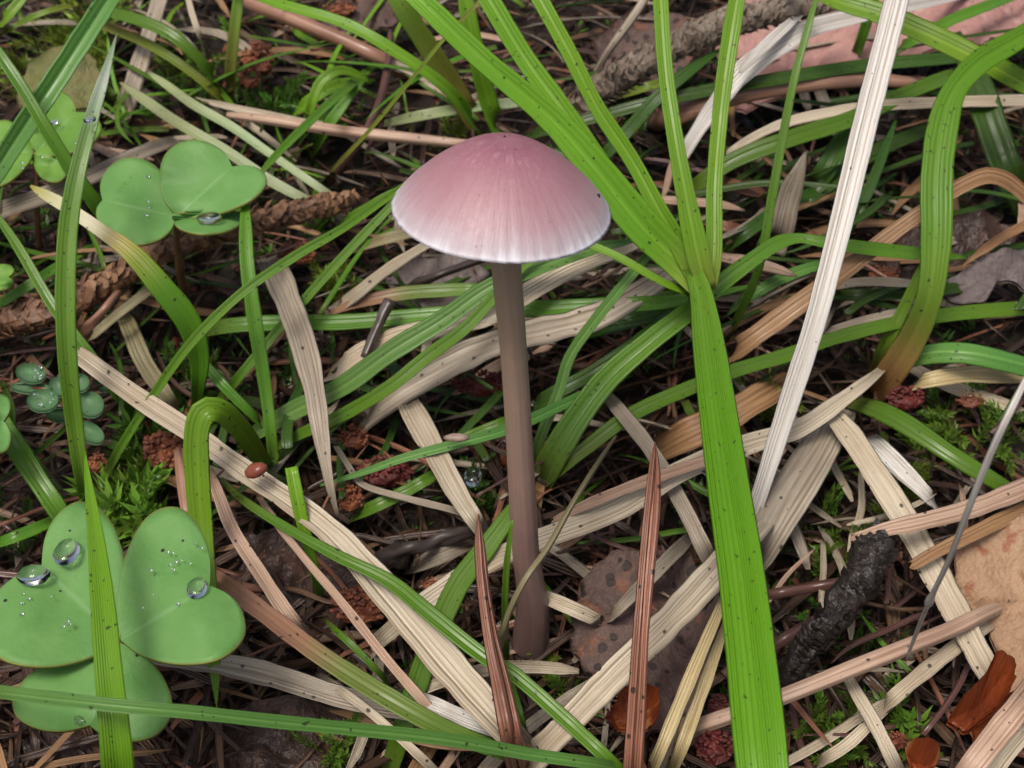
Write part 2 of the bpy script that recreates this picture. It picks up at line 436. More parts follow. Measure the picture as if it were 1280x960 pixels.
def stem_material():
    t = NT('stem_skin'); sep = t.nd('ShaderNodeSeparateXYZ'); t.ln(t.uv('UVMap'), sep.inputs[0])
    col = t.ramp(sep.outputs[1], [(0, (.13, .08, .07)), (.12, (.17, .105, .09)), (.35, (.27, .175, .14)), (.7, (.36, .255, .185)), (1, (.42, .305, .215))])
    st = t.noise(t.uv('UVMap', (26, 2.0, 1)), 1.0, 4, .65)
    col = t.mix(t.maprange(st, .4, .7, 0, .5), col, t.mix(1.0, col, (.7, .66, .66), 'MULTIPLY'))
    bl = t.noise(t.uv('UVMap', (5, 18, 1)), 1.0, 3)
    col = t.mix(t.maprange(bl, .5, .7, 0, .35), col, t.mix(1.0, col, (1.35, 1.25, 1.25), 'MULTIPLY'))
    return t.out(col, .42, .5, st, .35, .004, .0)
GILL = lumpy('gill_flesh', (.62, .48, .46), (.55, .40, .40), 30, .6, .1)
def mushroom():
    base = at(660, 806, -.01)
    # axis of the stem in the photograph: (px, py, width), lifted on a line leaning slightly away
    ax = [(662, 812, 46), (664, 790, 45), (666, 760, 41), (662, 725, 36), (657, 690, 34), (654, 640, 34.5), (650, 570, 33.5), (646, 500, 33.5), (641, 430, 34), (636, 370, 36.5), (632, 327, 38), (629, 285, 42)]
    def onplane(px, py):
        d = FWD + RIGHT*((px-640)/F) + UPV*((480-py)/F)
        # plane through base, tilted away by 7 degrees
        nrm = Vector((0, math.cos(R(7)), -math.sin(R(7))))
        s = (base-CAM).dot(nrm)/d.dot(nrm); return CAM + d*s
    root = thing('mushroom', base, 'pink bonnet mushroom with pale striped cap edge on a tall brown stem', 'mushroom')
    S = cr([(a, b, c) for a, b, c in ax], 60); C = [onplane(a[0], a[1]) for a in S]
    mb = MB(); rows = []; cols = 28
    for i, c in enumerate(C):
        t = (C[min(i+1, 59)]-C[max(i-1, 0)]).normalized(); s = RIGHT - t*RIGHT.dot(t); s.normalize(); nn = t.cross(s)
        r = S[i][2]/2*ppx(c)
        row = []
        for j in range(cols):
            a = 2*math.pi*j/cols
            rr = r*(1 + .018*mnoise.noise(Vector((math.cos(a)*2, math.sin(a)*2, i*.15))) + .012*math.cos(a*9))
            row.append(mb.vert(c + s*math.cos(a)*rr + nn*math.sin(a)*rr, (j/cols, i/59), (a*r, i*.01)))
        rows.append(row)
    for i in range(59):
        for j in range(cols): k = (j+1) % cols; mb.face(rows[i][j], rows[i][k], rows[i+1][k], rows[i+1][j])
    mb.face(*rows[0][::-1]); mb.face(*rows[-1])
    mb.build('stem', stem_material(), root, base)
    # cap: lathe about its own axis, tilted a little away and to the right
    cc = onplane(627.5, 258)
    Rc = 138*ppx(cc)
    axis = Vector((math.sin(R(3.5)), math.tan(R(9.5)), 1)); axis.normalize()
    e1 = (RIGHT - axis*RIGHT.dot(axis)).normalized(); e2 = axis.cross(e1)
    prof = [(0, 0.6443), (0.05, 0.6434), (0.11, 0.639), (0.2, 0.6222), (0.3, 0.5876), (0.4, 0.5363), (0.5, 0.4726), (0.6, 0.3982), (0.7, 0.3151), (0.8, 0.2195), (0.88, 0.1328), (0.94, 0.0549), (0.98, -0.006), (1.0, -0.03)]
    PP = cr(prof, 46)
    nseg = 168; mb = MB(); rows = []
    def rad(a, q):
        k = max(0, (q-.55)/.45)
        return 1 + k*k*(.012*mnoise.noise(Vector((math.cos(a)*1.6, math.sin(a)*1.6, 2))) + .003*math.cos(a*48 + 3*mnoise.noise(Vector((math.cos(a)*4, math.sin(a)*4, 0)))) + .010*mnoise.noise(Vector((math.cos(a)*18, math.sin(a)*18, 5))))
    for i, (q, z) in enumerate(PP):
        row = []
        for j in range(nseg):
            a = 2*math.pi*j/nseg
            rr = q*rad(a, q)
            zz = z + .010*mnoise.noise(Vector((math.cos(a)*q*2.2, math.sin(a)*q*2.2, 8)))
            zz += max(0, q-.4)*.004*math.cos(a*48 + 3*mnoise.noise(Vector((math.cos(a)*4, math.sin(a)*4, 0))))
            row.append(mb.vert(cc + (e1*math.cos(a)*rr + e2*math.sin(a)*rr)*Rc + axis*(zz*Rc), (j/nseg, i/45), (j*.01, i*.01)))
        rows.append(row)
    inner = []
    for q, z in ((.985, -.03), (.9, .04), (.6, .29), (.15, .44)):
        inner.append([mb.vert(cc + (e1*math.cos(2*math.pi*j/nseg)*q*rad(2*math.pi*j/nseg, q) + e2*math.sin(2*math.pi*j/nseg)*q*rad(2*math.pi*j/nseg, q))*Rc + axis*(z*Rc), (j/nseg, .99), (0, 0)) for j in range(nseg)])
    allr = rows + inner
    for i in range(len(allr)-1):
        for j in range(nseg):
            k = (j+1) % nseg; mb.face(allr[i][j], allr[i+1][j], allr[i+1][k], allr[i][k])
    capo = mb.build('cap', cap_material(), root, cc)
    g = MB()
    for k in range(44):
        a = 2*math.pi*k/44; d = e1*math.cos(a)+e2*math.sin(a); s = axis.cross(d)
        L = []
        for q, z1, z2 in ((.13, .44, .20), (.4, .38, .08), (.7, .21, .0), (.97, -.015, -.028)):
            L.append([g.vert(cc + (d*q)*Rc + axis*(zz*Rc) + s*(sg*.004*Rc)) for zz, sg in ((z1, 1), (z2, 1), (z2, -1), (z1, -1))])
        for i in range(3):
            for j in range(4): g.face(L[i][j], L[i][(j+1) % 4], L[i+1][(j+1) % 4], L[i+1][j])
        g.face(*L[0]); g.face(*L[-1][::-1])
    go = g.build('gills', GILL, capo, cc)
    # grit on the cap
    def onc(q, adeg):
        a = R(adeg)
        z = 0
        for (q0, z0), (q1, z1) in zip(prof, prof[1:]):
            if q0 <= q <= q1: z = z0 + (z1-z0)*(q-q0)/(q1-q0)
        return cc + (e1*math.cos(a) + e2*math.sin(a))*q*Rc + axis*(z*Rc)
    K = lumpy('black_grit', (.018, .014, .012), (.05, .03, .025), 200, .5)
    for i, (q, a, r) in enumerate(((.86, 0, 3.0), (.08, 100, 2.0), (.30, 60, 1.7), (.17, -60, 1.2), (.62, -110, 1.0), (.8, -60, .9))):
        b = MB(); p = onc(q, a); blob(b, p, r*ppx(p), 1, 1, 1.4, .3, 2, i, sub=1)
        o = b.build('grit_speck', K)
        tag(o, 'tiny black speck of grit sitting on the pink mushroom cap', 'grit', 'specks on the mushroom cap')
    return cc
CAPC = mushroom()

# ------------------------------------------------------------------ living grass
def G(label, pts, mat=None, group=None, name='grass_strand', cat='grass', fold=.3, parent=None, **kw):
    o = strip(pts, fold=fold, wob=kw.pop('wob', .07), seed=len(bpy.data.objects), **kw).build(name, mat or GM, parent, at(*min(pts, key=lambda p: p[2])[:3]) if parent is None else None)
    if parent is None: tag(o, label, cat, group)
    return o
# the tall shoot beside the cap: leaves fan up from a node, one broad leaf hangs towards the viewer
sh = thing('grass_shoot', at(893, 545, -.02), 'tall bright green grass shoot whose leaves fan up beside the mushroom cap', 'grass shoot')
rod([(893, 548, -.05, 20), (884, 480, .06, 22), (877, 410, .17, 24), (872, 365, .245, 26), (870, 345, .28, 25)]).build('stem', GM, sh)
G(0, [(866, 335, .30, 22), (876, 365, .305, 28), (886, 430, .33, 40), (897, 510, .36, 47), (911, 610, .385, 53), (926, 710, .40, 58), (940, 830, .41, 63), (953, 960, .40, 66), (968, 1120, .33, 52), (985, 1290, .2, 6)], GWIDE, name='leaf_blade', parent=sh, fold=.16, ribs=9, cols=37, n=80, facing=.8, wob=.015)
G(0, [(876, 365, .27, 24), (850, 330, .29, 40), (800, 280, .34, 45), (745, 212, .40, 41), (690, 150, .45, 33), (600, 72, .52, 28), (520, -5, .58, 27), (430, -95, .62, 18), (370, -160, .64, 2)], GB, name='leaf_blade', parent=sh, fold=.34, cols=13, facing=.75)
G(0, [(868, 358, .26, 18), (820, 300, .29, 26), (760, 220, .34, 26), (709, 146, .39, 27), (655, 72, .44, 26), (604, -12, .50, 25), (555, -90, .54, 16), (520, -150, .56, 2)], GB, name='leaf_blade', parent=sh, fold=.4, cols=11, facing=.75)
G(0, [(876, 362, .27, 20), (846, 302, .31, 24), (823, 262, .34, 22), (790, 201, .38, 21), (746, 134, .43, 20), (712, 67, .48, 20), (670, -10, .53, 20), (630, -90, .57, 14), (605, -150, .58, 2)], GB, name='leaf_blade', parent=sh, fold=.45, cols=11, facing=.75)
G(0, [(884, 362, .28, 22), (873, 322, .32, 30), (859, 255, .37, 25), (845, 180, .42, 21), (832, 90, .47, 19), (825, -10, .52, 19), (818, -120, .56, 12), (812, -190, .58, 2)], GB, name='leaf_blade', parent=sh, fold=.4, cols=11, facing=.75)
G(0, [(886, 362, .27, 18), (892, 320, .30, 21), (893, 235, .35, 20), (899, 155, .39, 20), (908, 80, .44, 22), (923, -10, .49, 21), (942, -100, .53, 14), (955, -170, .55, 2)], GB, name='leaf_blade', parent=sh, fold=.35, cols=11, facing=.75)
# the bent shoot on the right
s2 = thing('grass_shoot', at(1100, 490, -.02), 'grass shoot with brownish base and one leaf kinked over sideways beside long white straw', 'grass shoot')
G(0, [(1085, 500, -.03, 26), (1105, 478, .03, 36), (1140, 425, .13, 34), (1162, 370, .21, 32), (1170, 300, .27, 37), (1171, 220, .32, 40), (1178, 160, .35, 37), (1192, 115, .37, 30), (1222, 80, .38, 30), (1262, 55, .38, 29), (1310, 30, .37, 26), (1400, 0, .33, 4)], GSH, name='leaf_blade', parent=s2, fold=.28, cols=13, facing=.75)
G(0, [(1086, 485, .0, 14), (1105, 435, .06, 17), (1130, 385, .12, 15), (1152, 335, .17, 10), (1165, 300, .2, 2)], GSH, name='leaf_blade', parent=s2, fold=.3)
G(0, [(1112, 462, .05, 16), (1150, 444, .09, 24), (1200, 440, .12, 27), (1250, 449, .12, 26), (1310, 466, .09, 22), (1400, 500, .02, 4)], GT, name='leaf_blade', parent=s2, fold=-.35, cols=13)
G(0, [(1062, 500, .02, 16), (1085, 506, .08, 23), (1130, 528, .11, 25), (1190, 568, .12, 23), (1245, 601, .10, 20), (1290, 625, .05, 10), (1320, 640, .02, 2)], GM, name='leaf_blade', parent=s2, fold=-.3, cols=13)

# long blades around the stem
G('glossy grass blade arching from the mushroom stem past the tall shoot', [(672, 622, -.02, 20), (690, 575, .05, 34), (752, 482, .12, 31), (815, 425, .16, 27), (870, 383, .185, 24), (905, 352, .20, 22), (945, 322, .215, 20), (975, 303, .22, 18), (1000, 298, .22, 12), (1030, 303, .22, 15), (1085, 311, .21, 17), (1155, 318, .19, 15), (1210, 322, .15, 3)], GM, fold=.35, cols=11)
G('slim upright grass blade curving up just right of the mushroom stem', [(668, 600, -.02, 10), (672, 560, .04, 13), (699, 488, .11, 14), (713, 445, .15, 14), (749, 394, .20, 14), (793, 340, .25, 13), (830, 295, .28, 10), (850, 270, .29, 2)], GT, fold=.4)
G('broad two-toned grass blade slanting up from the left to pass under the cap', [(290, 562, -.02, 14), (330, 535, .04, 20), (365, 515, .08, 24), (430, 482, .12, 25), (487, 441, .16, 26), (554, 400, .19, 25), (615, 358, .22, 22), (690, 328, .23, 20), (745, 310, .23, 16), (800, 300, .2, 2)], GT, fold=.3, cols=11)
G('grass blade running just beneath the broad two-toned blade left of the mushroom stem', [(315, 580, -.02, 8), (365, 548, .05, 13), (425, 521, .10, 16), (487, 484, .15, 17), (537, 444, .18, 17), (581, 411, .21, 16), (618, 372, .23, 14), (650, 338, .24, 10), (680, 318, .25, 2)], GM, fold=.4, cols=9)
G('level grass blade crossing behind the mushroom stem to the node of the tall shoot', [(228, 424, -.02, 10), (270, 410, .05, 18), (340, 404, .08, 20), (430, 403, .10, 20), (540, 394, .12, 20), (660, 387, .13, 21), (740, 383, .14, 20), (840, 377, .15, 17), (900, 366, .14, 10), (950, 355, .10, 2)], GM, fold=.25, cols=9)
G('short grass blade with browned tip behind broad two-toned blade', [(412, 392, .04, 5), (440, 381, .07, 12), (497, 368, .09, 17), (560, 363, .10, 17), (610, 362, .09, 14), (655, 362, .0, 10)], GBR, fold=.3)
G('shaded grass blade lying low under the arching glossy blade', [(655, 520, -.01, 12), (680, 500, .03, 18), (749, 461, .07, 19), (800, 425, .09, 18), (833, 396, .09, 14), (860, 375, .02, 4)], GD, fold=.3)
G('narrow bluish grass blade crossing low behind mushroom stem above a pale broken straw', [(400, 607, .06, 3), (450, 592, .09, 8), (504, 573, .11, 11), (571, 555, .12, 13), (640, 535, .12, 14), (700, 508, .10, 14), (760, 480, .07, 12), (800, 462, .0, 6)], GT, fold=.45)
G('short dark grass blade tucked over narrow bluish blade left of the stem', [(540, 572, .02, 6), (570, 553, .08, 13), (605, 538, .09, 14), (640, 524, .08, 13), (670, 512, .0, 8)], GM, fold=.3)
G('short green grass blade in the dark gap left of a pale broken straw', [(430, 652, -.01, 8), (454, 640, .04, 15), (504, 616, .06, 16), (544, 593, .06, 14), (575, 575, .0, 4)], GM, fold=.3)
G('very long low grass blade running from the mushroom stem to behind the kinked shoot', [(672, 612, -.02, 12), (700, 585, .04, 18), (739, 555, .07, 19), (790, 518, .09, 19), (870, 482, .10, 18), (917, 464, .10, 18), (984, 444, .10, 18), (1040, 424, .10, 17), (1120, 404, .10, 17), (1200, 392, .09, 18), (1290, 385, .06, 18), (1360, 380, .0, 6)], GM, fold=.3, cols=9)
G('stiff green grass blade standing straight behind the foot of the mushroom stem', [(478, 990, -.02, 22), (504, 909, .05, 26), (531, 828, .08, 28), (571, 734, .10, 28), (608, 684, .11, 26), (640, 640, .12, 20), (662, 610, .12, 8)], GM, fold=.15, cols=11)
G('thin green stalk rising right against the mushroom stem', [(634, 850, -.02, 7), (632, 800, .10, 9), (631, 757, .19, 9), (634, 700, .27, 8), (640, 650, .32, 3)], GM, fold=.4)

# left side
G('long bluish grass blade crossing over the large clover leaf and upright blade', [(-80, 862, .0, 10), (-30, 863, .30, 16), (60, 873, .40, 17), (150, 883, .415, 17), (240, 891, .40, 17), (340, 902, .36, 17), (430, 911, .32, 17), (560, 925, .26, 17), (660, 943, .2, 16), (760, 958, .14, 14), (860, 980, .0, 4)], GT, fold=.6, cols=11)
G('bright upright grass blade with pointed tip in front of the large clover leaf', [(158, 1060, .05, 40), (150, 985, .28, 41), (143, 910, .36, 38), (136, 840, .375, 34), (130, 770, .385, 31), (123, 700, .39, 24), (115, 635, .395, 15), (108, 585, .40, 6), (106, 563, .40, 1)], GWIDE, fold=.25, cols=15, facing=.8, wob=.02)
G('grass blade folded over at the top with its tip hanging behind the large clover leaf', [(345, 605, -.02, 18), (322, 568, .12, 24), (300, 536, .24, 27), (276, 514, .30, 30), (256, 514, .31, 32), (246, 540, .29, 32), (247, 600, .24, 31), (254, 680, .18, 27), (262, 760, .14, 22), (268, 830, .11, 15), (271, 885, .08, 1)], GB, fold=.15, cols=11, facing=.85)
G('thin grass stalk slanting from the mossy hollow up to the cap edge', [(118, 632, -.02, 8), (140, 580, .08, 11), (175, 521, .16, 11), (235, 434, .25, 12), (302, 367, .30, 12), (370, 320, .32, 12), (430, 285, .33, 11), (490, 243, .33, 9), (530, 215, .31, 3)], GM, fold=.5)
G('tall grass blade with whitish highlight painted on its tip standing between two clover leaves', [(118, 668, -.02, 12), (104, 605, .10, 18), (92, 520, .20, 22), (84, 440, .28, 24), (82, 360, .34, 25), (86, 280, .39, 24), (97, 215, .43, 21), (114, 150, .46, 18), (131, 94, .48, 12), (146, 42, .50, 1)], GTIP, fold=.3, cols=11, facing=.8)
G('grooved pale green grass blade crossing the back corner beside dewy clover', [(-70, 305, -.02, 14), (-25, 245, .18, 24), (25, 168, .28, 27), (80, 85, .34, 27), (130, 8, .38, 26), (175, -60, .40, 18), (205, -110, .41, 2)], GT, fold=.55, cols=11, facing=.75)
G('dark grass blade leaning behind the highlight-tip blade towards the three-lobed clover', [(-35, 15, .42, 2), (0, 68, .40, 13), (30, 114, .37, 16), (60, 165, .33, 17), (100, 228, .26, 19), (135, 275, .18, 20), (165, 318, .05, 12), (180, 345, -.02, 8)], GM, fold=.3)
G('drooping grass blade with bleached withered tip over brown scaly twig', [(243, 525, -.02, 9), (247, 490, .08, 16), (249, 445, .16, 26), (235, 402, .22, 31), (201, 358, .27, 30), (165, 317, .30, 24), (117, 282, .32, 17), (80, 257, .33, 16), (52, 241, .33, 12), (38, 232, .33, 3)], GYT, fold=.25, cols=11, facing=.8)
G('shaded grass blade sloping past the little round-leaved plant', [(-30, 235, .22, 3), (17, 300, .20, 12), (67, 384, .16, 14), (110, 441, .12, 15), (150, 497, .06, 14), (185, 545, -.02, 8)], GM, fold=.3)
G('broad grass blade at the left edge above the large clover leaf', [(-45, 470, .0, 12), (-15, 505, .12, 22), (10, 542, .14, 26), (40, 589, .13, 26), (74, 640, .10, 24), (105, 690, .02, 16)], GM, fold=.25)
G('narrow green blade beside the drooping withered-tip blade', [(-30, 398, .02, 8), (0, 380, .09, 12), (67, 337, .11, 12), (110, 312, .05, 9), (140, 300, -.01, 4)], GM, fold=.3)
G('straight grass blade standing below the three-lobed clover', [(345, 600, -.02, 10), (342, 570, .05, 13), (332, 488, .13, 16), (319, 404, .20, 19), (309, 330, .25, 18), (307, 280, .27, 15), (306, 235, .28, 2)], GM, fold=.35)
G('thin grass blade slanting under the cap towards the folded blade', [(258, 520, -.01, 8), (285, 488, .06, 12), (353, 407, .13, 12), (430, 320, .20, 12), (485, 262, .24, 10), (520, 225, .26, 3)], GM, fold=.4)
G('short grass blade crossing low behind the folded blade', [(236, 430, .10, 6), (260, 460, .10, 13), (285, 488, .09, 14), (325, 528, .04, 10), (340, 545, -.01, 5)], GM, fold=.3)
G('stubby cut grass blade among long pale straws', [(402, 755, -.02, 10), (396, 725, .08, 12), (385, 680, .15, 15), (373, 630, .20, 17), (364, 584, .23, 16)], GB, fold=.3, facing=.8)
G('long blade turning from pinkish brown to green above bluish crossing blade', [(262, 716, .02, 18), (285, 733, .14, 22), (336, 771, .16, 24), (390, 812, .17, 24), (430, 839, .17, 25), (487, 874, .17, 25), (554, 911, .15, 24), (620, 938, .1, 20), (690, 965, .0, 6)], GBR, fold=.5, cols=11)
G('half brown grass blade running diagonally past the foot of the mushroom', [(268, 590, .0, 5), (300, 622, .14, 10), (350, 655, .18, 12), (420, 694, .19, 15), (487, 727, .19, 18), (538, 768, .19, 20), (605, 821, .18, 20), (642, 843, .17, 19), (706, 899, .15, 19), (773, 962, .12, 17), (840, 1030, .0, 4)], GM, fold=.4, cols=9)
G('narrow green sliver lying along a wide bleached straw', [(404, 772, .04, 3), (420, 788, .10, 8), (450, 816, .10, 9), (480, 848, .06, 7), (500, 870, .0, 3)], GM, fold=.3)
G('dark narrow blade beside reddish needle at the mushroom foot', [(634, 838, .06, 3), (645, 870, .10, 7), (655, 910, .08, 7), (668, 955, .0, 3)], GM, fold=.3)
G('low grass leaf poking out under the left edge of the large clover', [(-40, 690, .0, 8), (0, 678, .07, 13), (35, 665, .08, 15), (70, 650, .05, 12), (95, 640, .0, 5)], GM, fold=.3)

# behind, left
BL = 'grass blades in the tangle behind clover'
for lab, pts, m in (
    ('arched grass blade behind the highlight-tip blade, bowing over dark litter', [(110, 12, .10, 6), (144, 17, .16, 13), (202, 37, .17, 15), (242, 67, .14, 14), (269, 100, .07, 12), (285, 128, -.01, 6)], GM),
    ('olive grass blade with yellow middle, below an arched blade', [(110, 25, .06, 6), (134, 34, .10, 11), (188, 57, .12, 12), (235, 87, .10, 12), (275, 121, .05, 11), (300, 148, -.01, 6)], GY),
    ('upright grass blade with brown base beside a red bark crumb', [(286, 135, -.02, 12), (287, 110, .04, 14), (290, 67, .12, 14), (298, 0, .20, 13), (306, -70, .25, 3)], GST),
    ('flat pale grey-green blade slanting towards the three-lobed clover', [(150, 103, .10, 3), (175, 121, .12, 12), (218, 151, .12, 14), (286, 191, .10, 14), (336, 225, .08, 14), (400, 259, .04, 11), (440, 280, -.01, 6)], GP),
    ('thin bleached blade lying parallel above a flat grey-green one', [(185, 90, .10, 4), (205, 104, .12, 10), (242, 131, .12, 12), (289, 158, .10, 12), (336, 191, .08, 11), (420, 249, .04, 9), (450, 268, -.01, 4)], GP),
    ('bright grass blade bowing down from behind to the mushroom cap', [(250, -40, .20, 4), (329, -2, .27, 12), (430, 29, .28, 14), (487, 60, .26, 15), (554, 107, .20, 15), (590, 150, .10, 14), (610, 190, -.02, 8)], GB),
    ('thin green blade reaching left to touch the clover leaflet', [(318, 228, .24, 3), (340, 200, .24, 9), (396, 144, .20, 11), (440, 105, .12, 11), (480, 72, -.01, 6)], GM),
    ('small hooked bright grass blade above the pinkish stalk', [(372, 190, -.02, 6), (386, 144, .08, 12), (400, 104, .13, 13), (425, 88, .14, 12), (452, 96, .12, 8), (465, 105, .10, 2)], GB),
    ('wiry yellow-green stalk crossing behind the cap', [(400, 232, -.01, 4), (420, 208, .06, 5), (464, 161, .16, 5), (521, 91, .26, 5), (554, 50, .31, 5), (595, 7, .36, 5), (650, -50, .4, 2)], GY),
    ('thick yellowish grass stem rising behind the cap with brown foot', [(606, 178, -.02, 26), (590, 148, .05, 26), (568, 111, .12, 27), (531, 54, .22, 26), (497, 0, .30, 24), (455, -75, .36, 3)], GST),
    ('upright green blade rising behind the crown of the cap', [(628, 180, -.02, 18), (620, 155, .05, 22), (608, 118, .12, 23), (595, 67, .20, 22), (582, 0, .28, 19), (572, -80, .35, 3)], GB),
    ('pale level blade right behind the cap crown', [(480, 155, .02, 8), (515, 147, .06, 13), (564, 138, .07, 13), (610, 132, .07, 13), (652, 128, .05, 12), (700, 122, -.01, 4)], GP),
    ('thin green blade dipping from the cap edge to the tall shoot', [(700, 288, .28, 4), (729, 302, .30, 9), (773, 321, .30, 10), (823, 350, .28, 10), (862, 368, .25, 6)], GB),
    ('short green blade under the left edge of the cap', [(408, 292, .0, 6), (430, 277, .08, 11), (460, 260, .12, 13), (490, 243, .14, 12), (515, 228, .15, 5)], GM),
    ('grass blade nipping into the back left corner', [(-30, 60, .0, 8), (0, 30, .16, 12), (25, 2, .2, 12), (50, -30, .22, 3)], GB),
    ('thin yellow blade in the back left corner', [(-20, 52, .0, 4), (0, 43, .12, 6), (44, 20, .14, 7), (80, 9, .12, 6), (110, 6, .0, 2)], GY),
    ('loose bright leaf tip among the hooked blades', [(350, 160, -.01, 5), (375, 135, .06, 12), (410, 112, .09, 16), (440, 103, .08, 12), (470, 100, .05, 2)], GB),
    ('green blade leaning at the foot of the hooked blade', [(388, 205, -.02, 8), (405, 165, .06, 14), (430, 130, .10, 13), (455, 100, .12, 4)], GM)):
    G(lab, pts, m, BL)

# behind, right
BR = 'grass blades in the tangle behind the tall shoot'
for lab, pts, m in (
    ('bright grass blade slanting down to the right across the back corner', [(960, -45, .28, 8), (1038, -3, .32, 22), (1102, 18, .33, 26), (1186, 55, .32, 27), (1280, 104, .28, 26), (1370, 155, .15, 22), (1450, 200, -.02, 8)], GB),
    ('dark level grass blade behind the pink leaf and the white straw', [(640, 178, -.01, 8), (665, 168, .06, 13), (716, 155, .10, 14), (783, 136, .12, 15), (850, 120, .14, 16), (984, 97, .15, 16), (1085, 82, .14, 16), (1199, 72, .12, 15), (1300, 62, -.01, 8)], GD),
    ('glossy dark blade curving behind the tall shoot to the kinked leaf', [(845, 262, -.01, 10), (868, 235, .05, 18), (917, 201, .10, 21), (984, 175, .13, 22), (1068, 148, .14, 21), (1129, 119, .14, 19), (1192, 94, .12, 16), (1250, 75, .0, 5)], GM),
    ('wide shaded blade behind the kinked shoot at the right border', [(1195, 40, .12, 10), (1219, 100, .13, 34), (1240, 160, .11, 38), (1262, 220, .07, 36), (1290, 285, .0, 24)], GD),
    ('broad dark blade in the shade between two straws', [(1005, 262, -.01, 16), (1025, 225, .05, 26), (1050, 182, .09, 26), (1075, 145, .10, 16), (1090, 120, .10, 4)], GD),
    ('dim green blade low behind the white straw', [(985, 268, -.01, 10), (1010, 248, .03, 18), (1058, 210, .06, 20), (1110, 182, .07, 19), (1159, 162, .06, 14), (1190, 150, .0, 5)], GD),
    ('slender stalk of green between the fan of leaves and white straw', [(905, 432, -.01, 7), (914, 414, .04, 10), (947, 340, .16, 11), (964, 252, .25, 12), (979, 168, .32, 11), (994, 94, .38, 10), (1014, 20, .43, 8), (1025, -20, .45, 2)], GM),
    ('short green stalk behind the white dry leaf', [(1060, 95, -.02, 8), (1068, 74, .04, 12), (1085, 23, .14, 13), (1096, -20, .2, 12), (1104, -60, .22, 3)], GM),
    ('narrow blade crossing the top corner behind the kinked leaf', [(1090, 78, .0, 6), (1125, 60, .10, 12), (1186, 27, .14, 14), (1236, 7, .14, 13), (1300, -15, .08, 4)], GM),
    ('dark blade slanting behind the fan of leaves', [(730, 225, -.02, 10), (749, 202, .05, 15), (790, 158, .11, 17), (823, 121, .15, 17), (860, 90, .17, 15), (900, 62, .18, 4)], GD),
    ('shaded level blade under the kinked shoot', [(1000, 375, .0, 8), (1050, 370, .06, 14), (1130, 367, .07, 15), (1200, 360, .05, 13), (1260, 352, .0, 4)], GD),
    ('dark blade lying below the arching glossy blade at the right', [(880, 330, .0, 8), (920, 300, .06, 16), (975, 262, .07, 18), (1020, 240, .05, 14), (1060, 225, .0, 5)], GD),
    ('bluish blade resting on dark litter right of the tall shoot', [(900, 400, .0, 8), (935, 372, .06, 14), (985, 345, .08, 15), (1030, 330, .06, 12), (1070, 322, .0, 4)], GT),
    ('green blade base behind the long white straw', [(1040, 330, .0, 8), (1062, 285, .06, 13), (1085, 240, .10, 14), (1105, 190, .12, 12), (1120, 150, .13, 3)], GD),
    ('small olive blade lying under the scaly twig', [(760, 128, .0, 6), (790, 115, .04, 10), (830, 103, .05, 10), (860, 98, .0, 4)], GY),
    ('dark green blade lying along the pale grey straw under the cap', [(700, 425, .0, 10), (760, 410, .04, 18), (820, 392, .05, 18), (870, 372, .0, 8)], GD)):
    G(lab, pts, m, BR)

# ------------------------------------------------------------------ dead straws, needles and stalks
def S(label, pts, mat=SP, group=None, name='dry_straw', cat='straw', fold=.2, ragged=.35, **kw):
    o = strip(pts, fold=fold, wob=kw.pop('wob', .13), ragged=ragged, seed=len(bpy.data.objects), **kw).build(name, mat, None, at(*min(pts, key=lambda p: p[2])[:3]))
    return tag(o, label, cat, group)
def ST(label, pts, mat=SPK, group=None, name='dry_stalk', cat='stalk', bump=.12, **kw):
    o = rod(pts, bump=bump, seed=len(bpy.data.objects), **kw).build(name, mat, None, at(*min(pts, key=lambda p: p[2])[:3]))
    return tag(o, label, cat, group)
S('long straight white straw standing up beside the kinked grass shoot', [(918, 712, -.02, 12), (944, 635, .08, 19), (984, 510, .20, 26), (1018, 405, .29, 27), (1042, 315, .35, 28), (1060, 243, .39, 30), (1080, 160, .43, 31), (1103, 70, .47, 31), (1122, -5, .50, 30), (1150, -110, .53, 26)], SW, fold=.35, cols=17, ribs=5, wob=.05, facing=.85)
S('wide split grey straw leaning against the foot of the white straw', [(1062, 492, -.01, 30), (1046, 520, .06, 42), (1022, 566, .09, 50), (988, 622, .09, 50), (955, 680, .06, 44), (935, 715, -.01, 34)], SG, fold=.3, cols=11, roll=.2)
S('flat pale straw with a torn top under the bent shoot', [(1036, 512, .10, 22), (1060, 540, .125, 28), (1085, 577, .13, 31), (1135, 655, .12, 33), (1169, 716, .11, 34), (1206, 785, .10, 33), (1240, 850, .06, 28), (1262, 895, -.01, 18)], SP, fold=.15, cols=11, ragged=.7)
S('torn pinkish straw end resting across the flat pale straw', [(1073, 672, .16, 14), (1110, 661, .17, 19), (1152, 652, .17, 21), (1220, 634, .15, 24), (1300, 603, .1, 26), (1390, 570, .0, 16)], SPK, fold=.25, cols=9, ragged=.9)
S('brown-edged straw half under a torn pinkish straw', [(1139, 708, .13, 12), (1170, 690, .14, 16), (1203, 674, .14, 18), (1260, 646, .12, 20), (1320, 618, .06, 18), (1380, 590, .0, 10)], SB, fold=.3)
ST('hair-thin dry stem hanging over the spotted tan leaf', [(1133, 824, .13, 4), (1144, 795, .24, 5), (1162, 751, .40, 6), (1186, 700, .52, 7), (1209, 640, .62, 8), (1235, 575, .70, 9), (1260, 520, .75, 9), (1300, 440, .78, 7)], SW, bump=.05)
ST('pinkish brown round stalk running under the broad hanging leaf', [(845, 920, .0, 18), (870, 909, .06, 19), (978, 871, .12, 21), (1065, 836, .14, 22), (1129, 811, .14, 21), (1186, 788, .12, 20), (1236, 764, .09, 18), (1290, 745, .0, 10)], SPK, n=60)
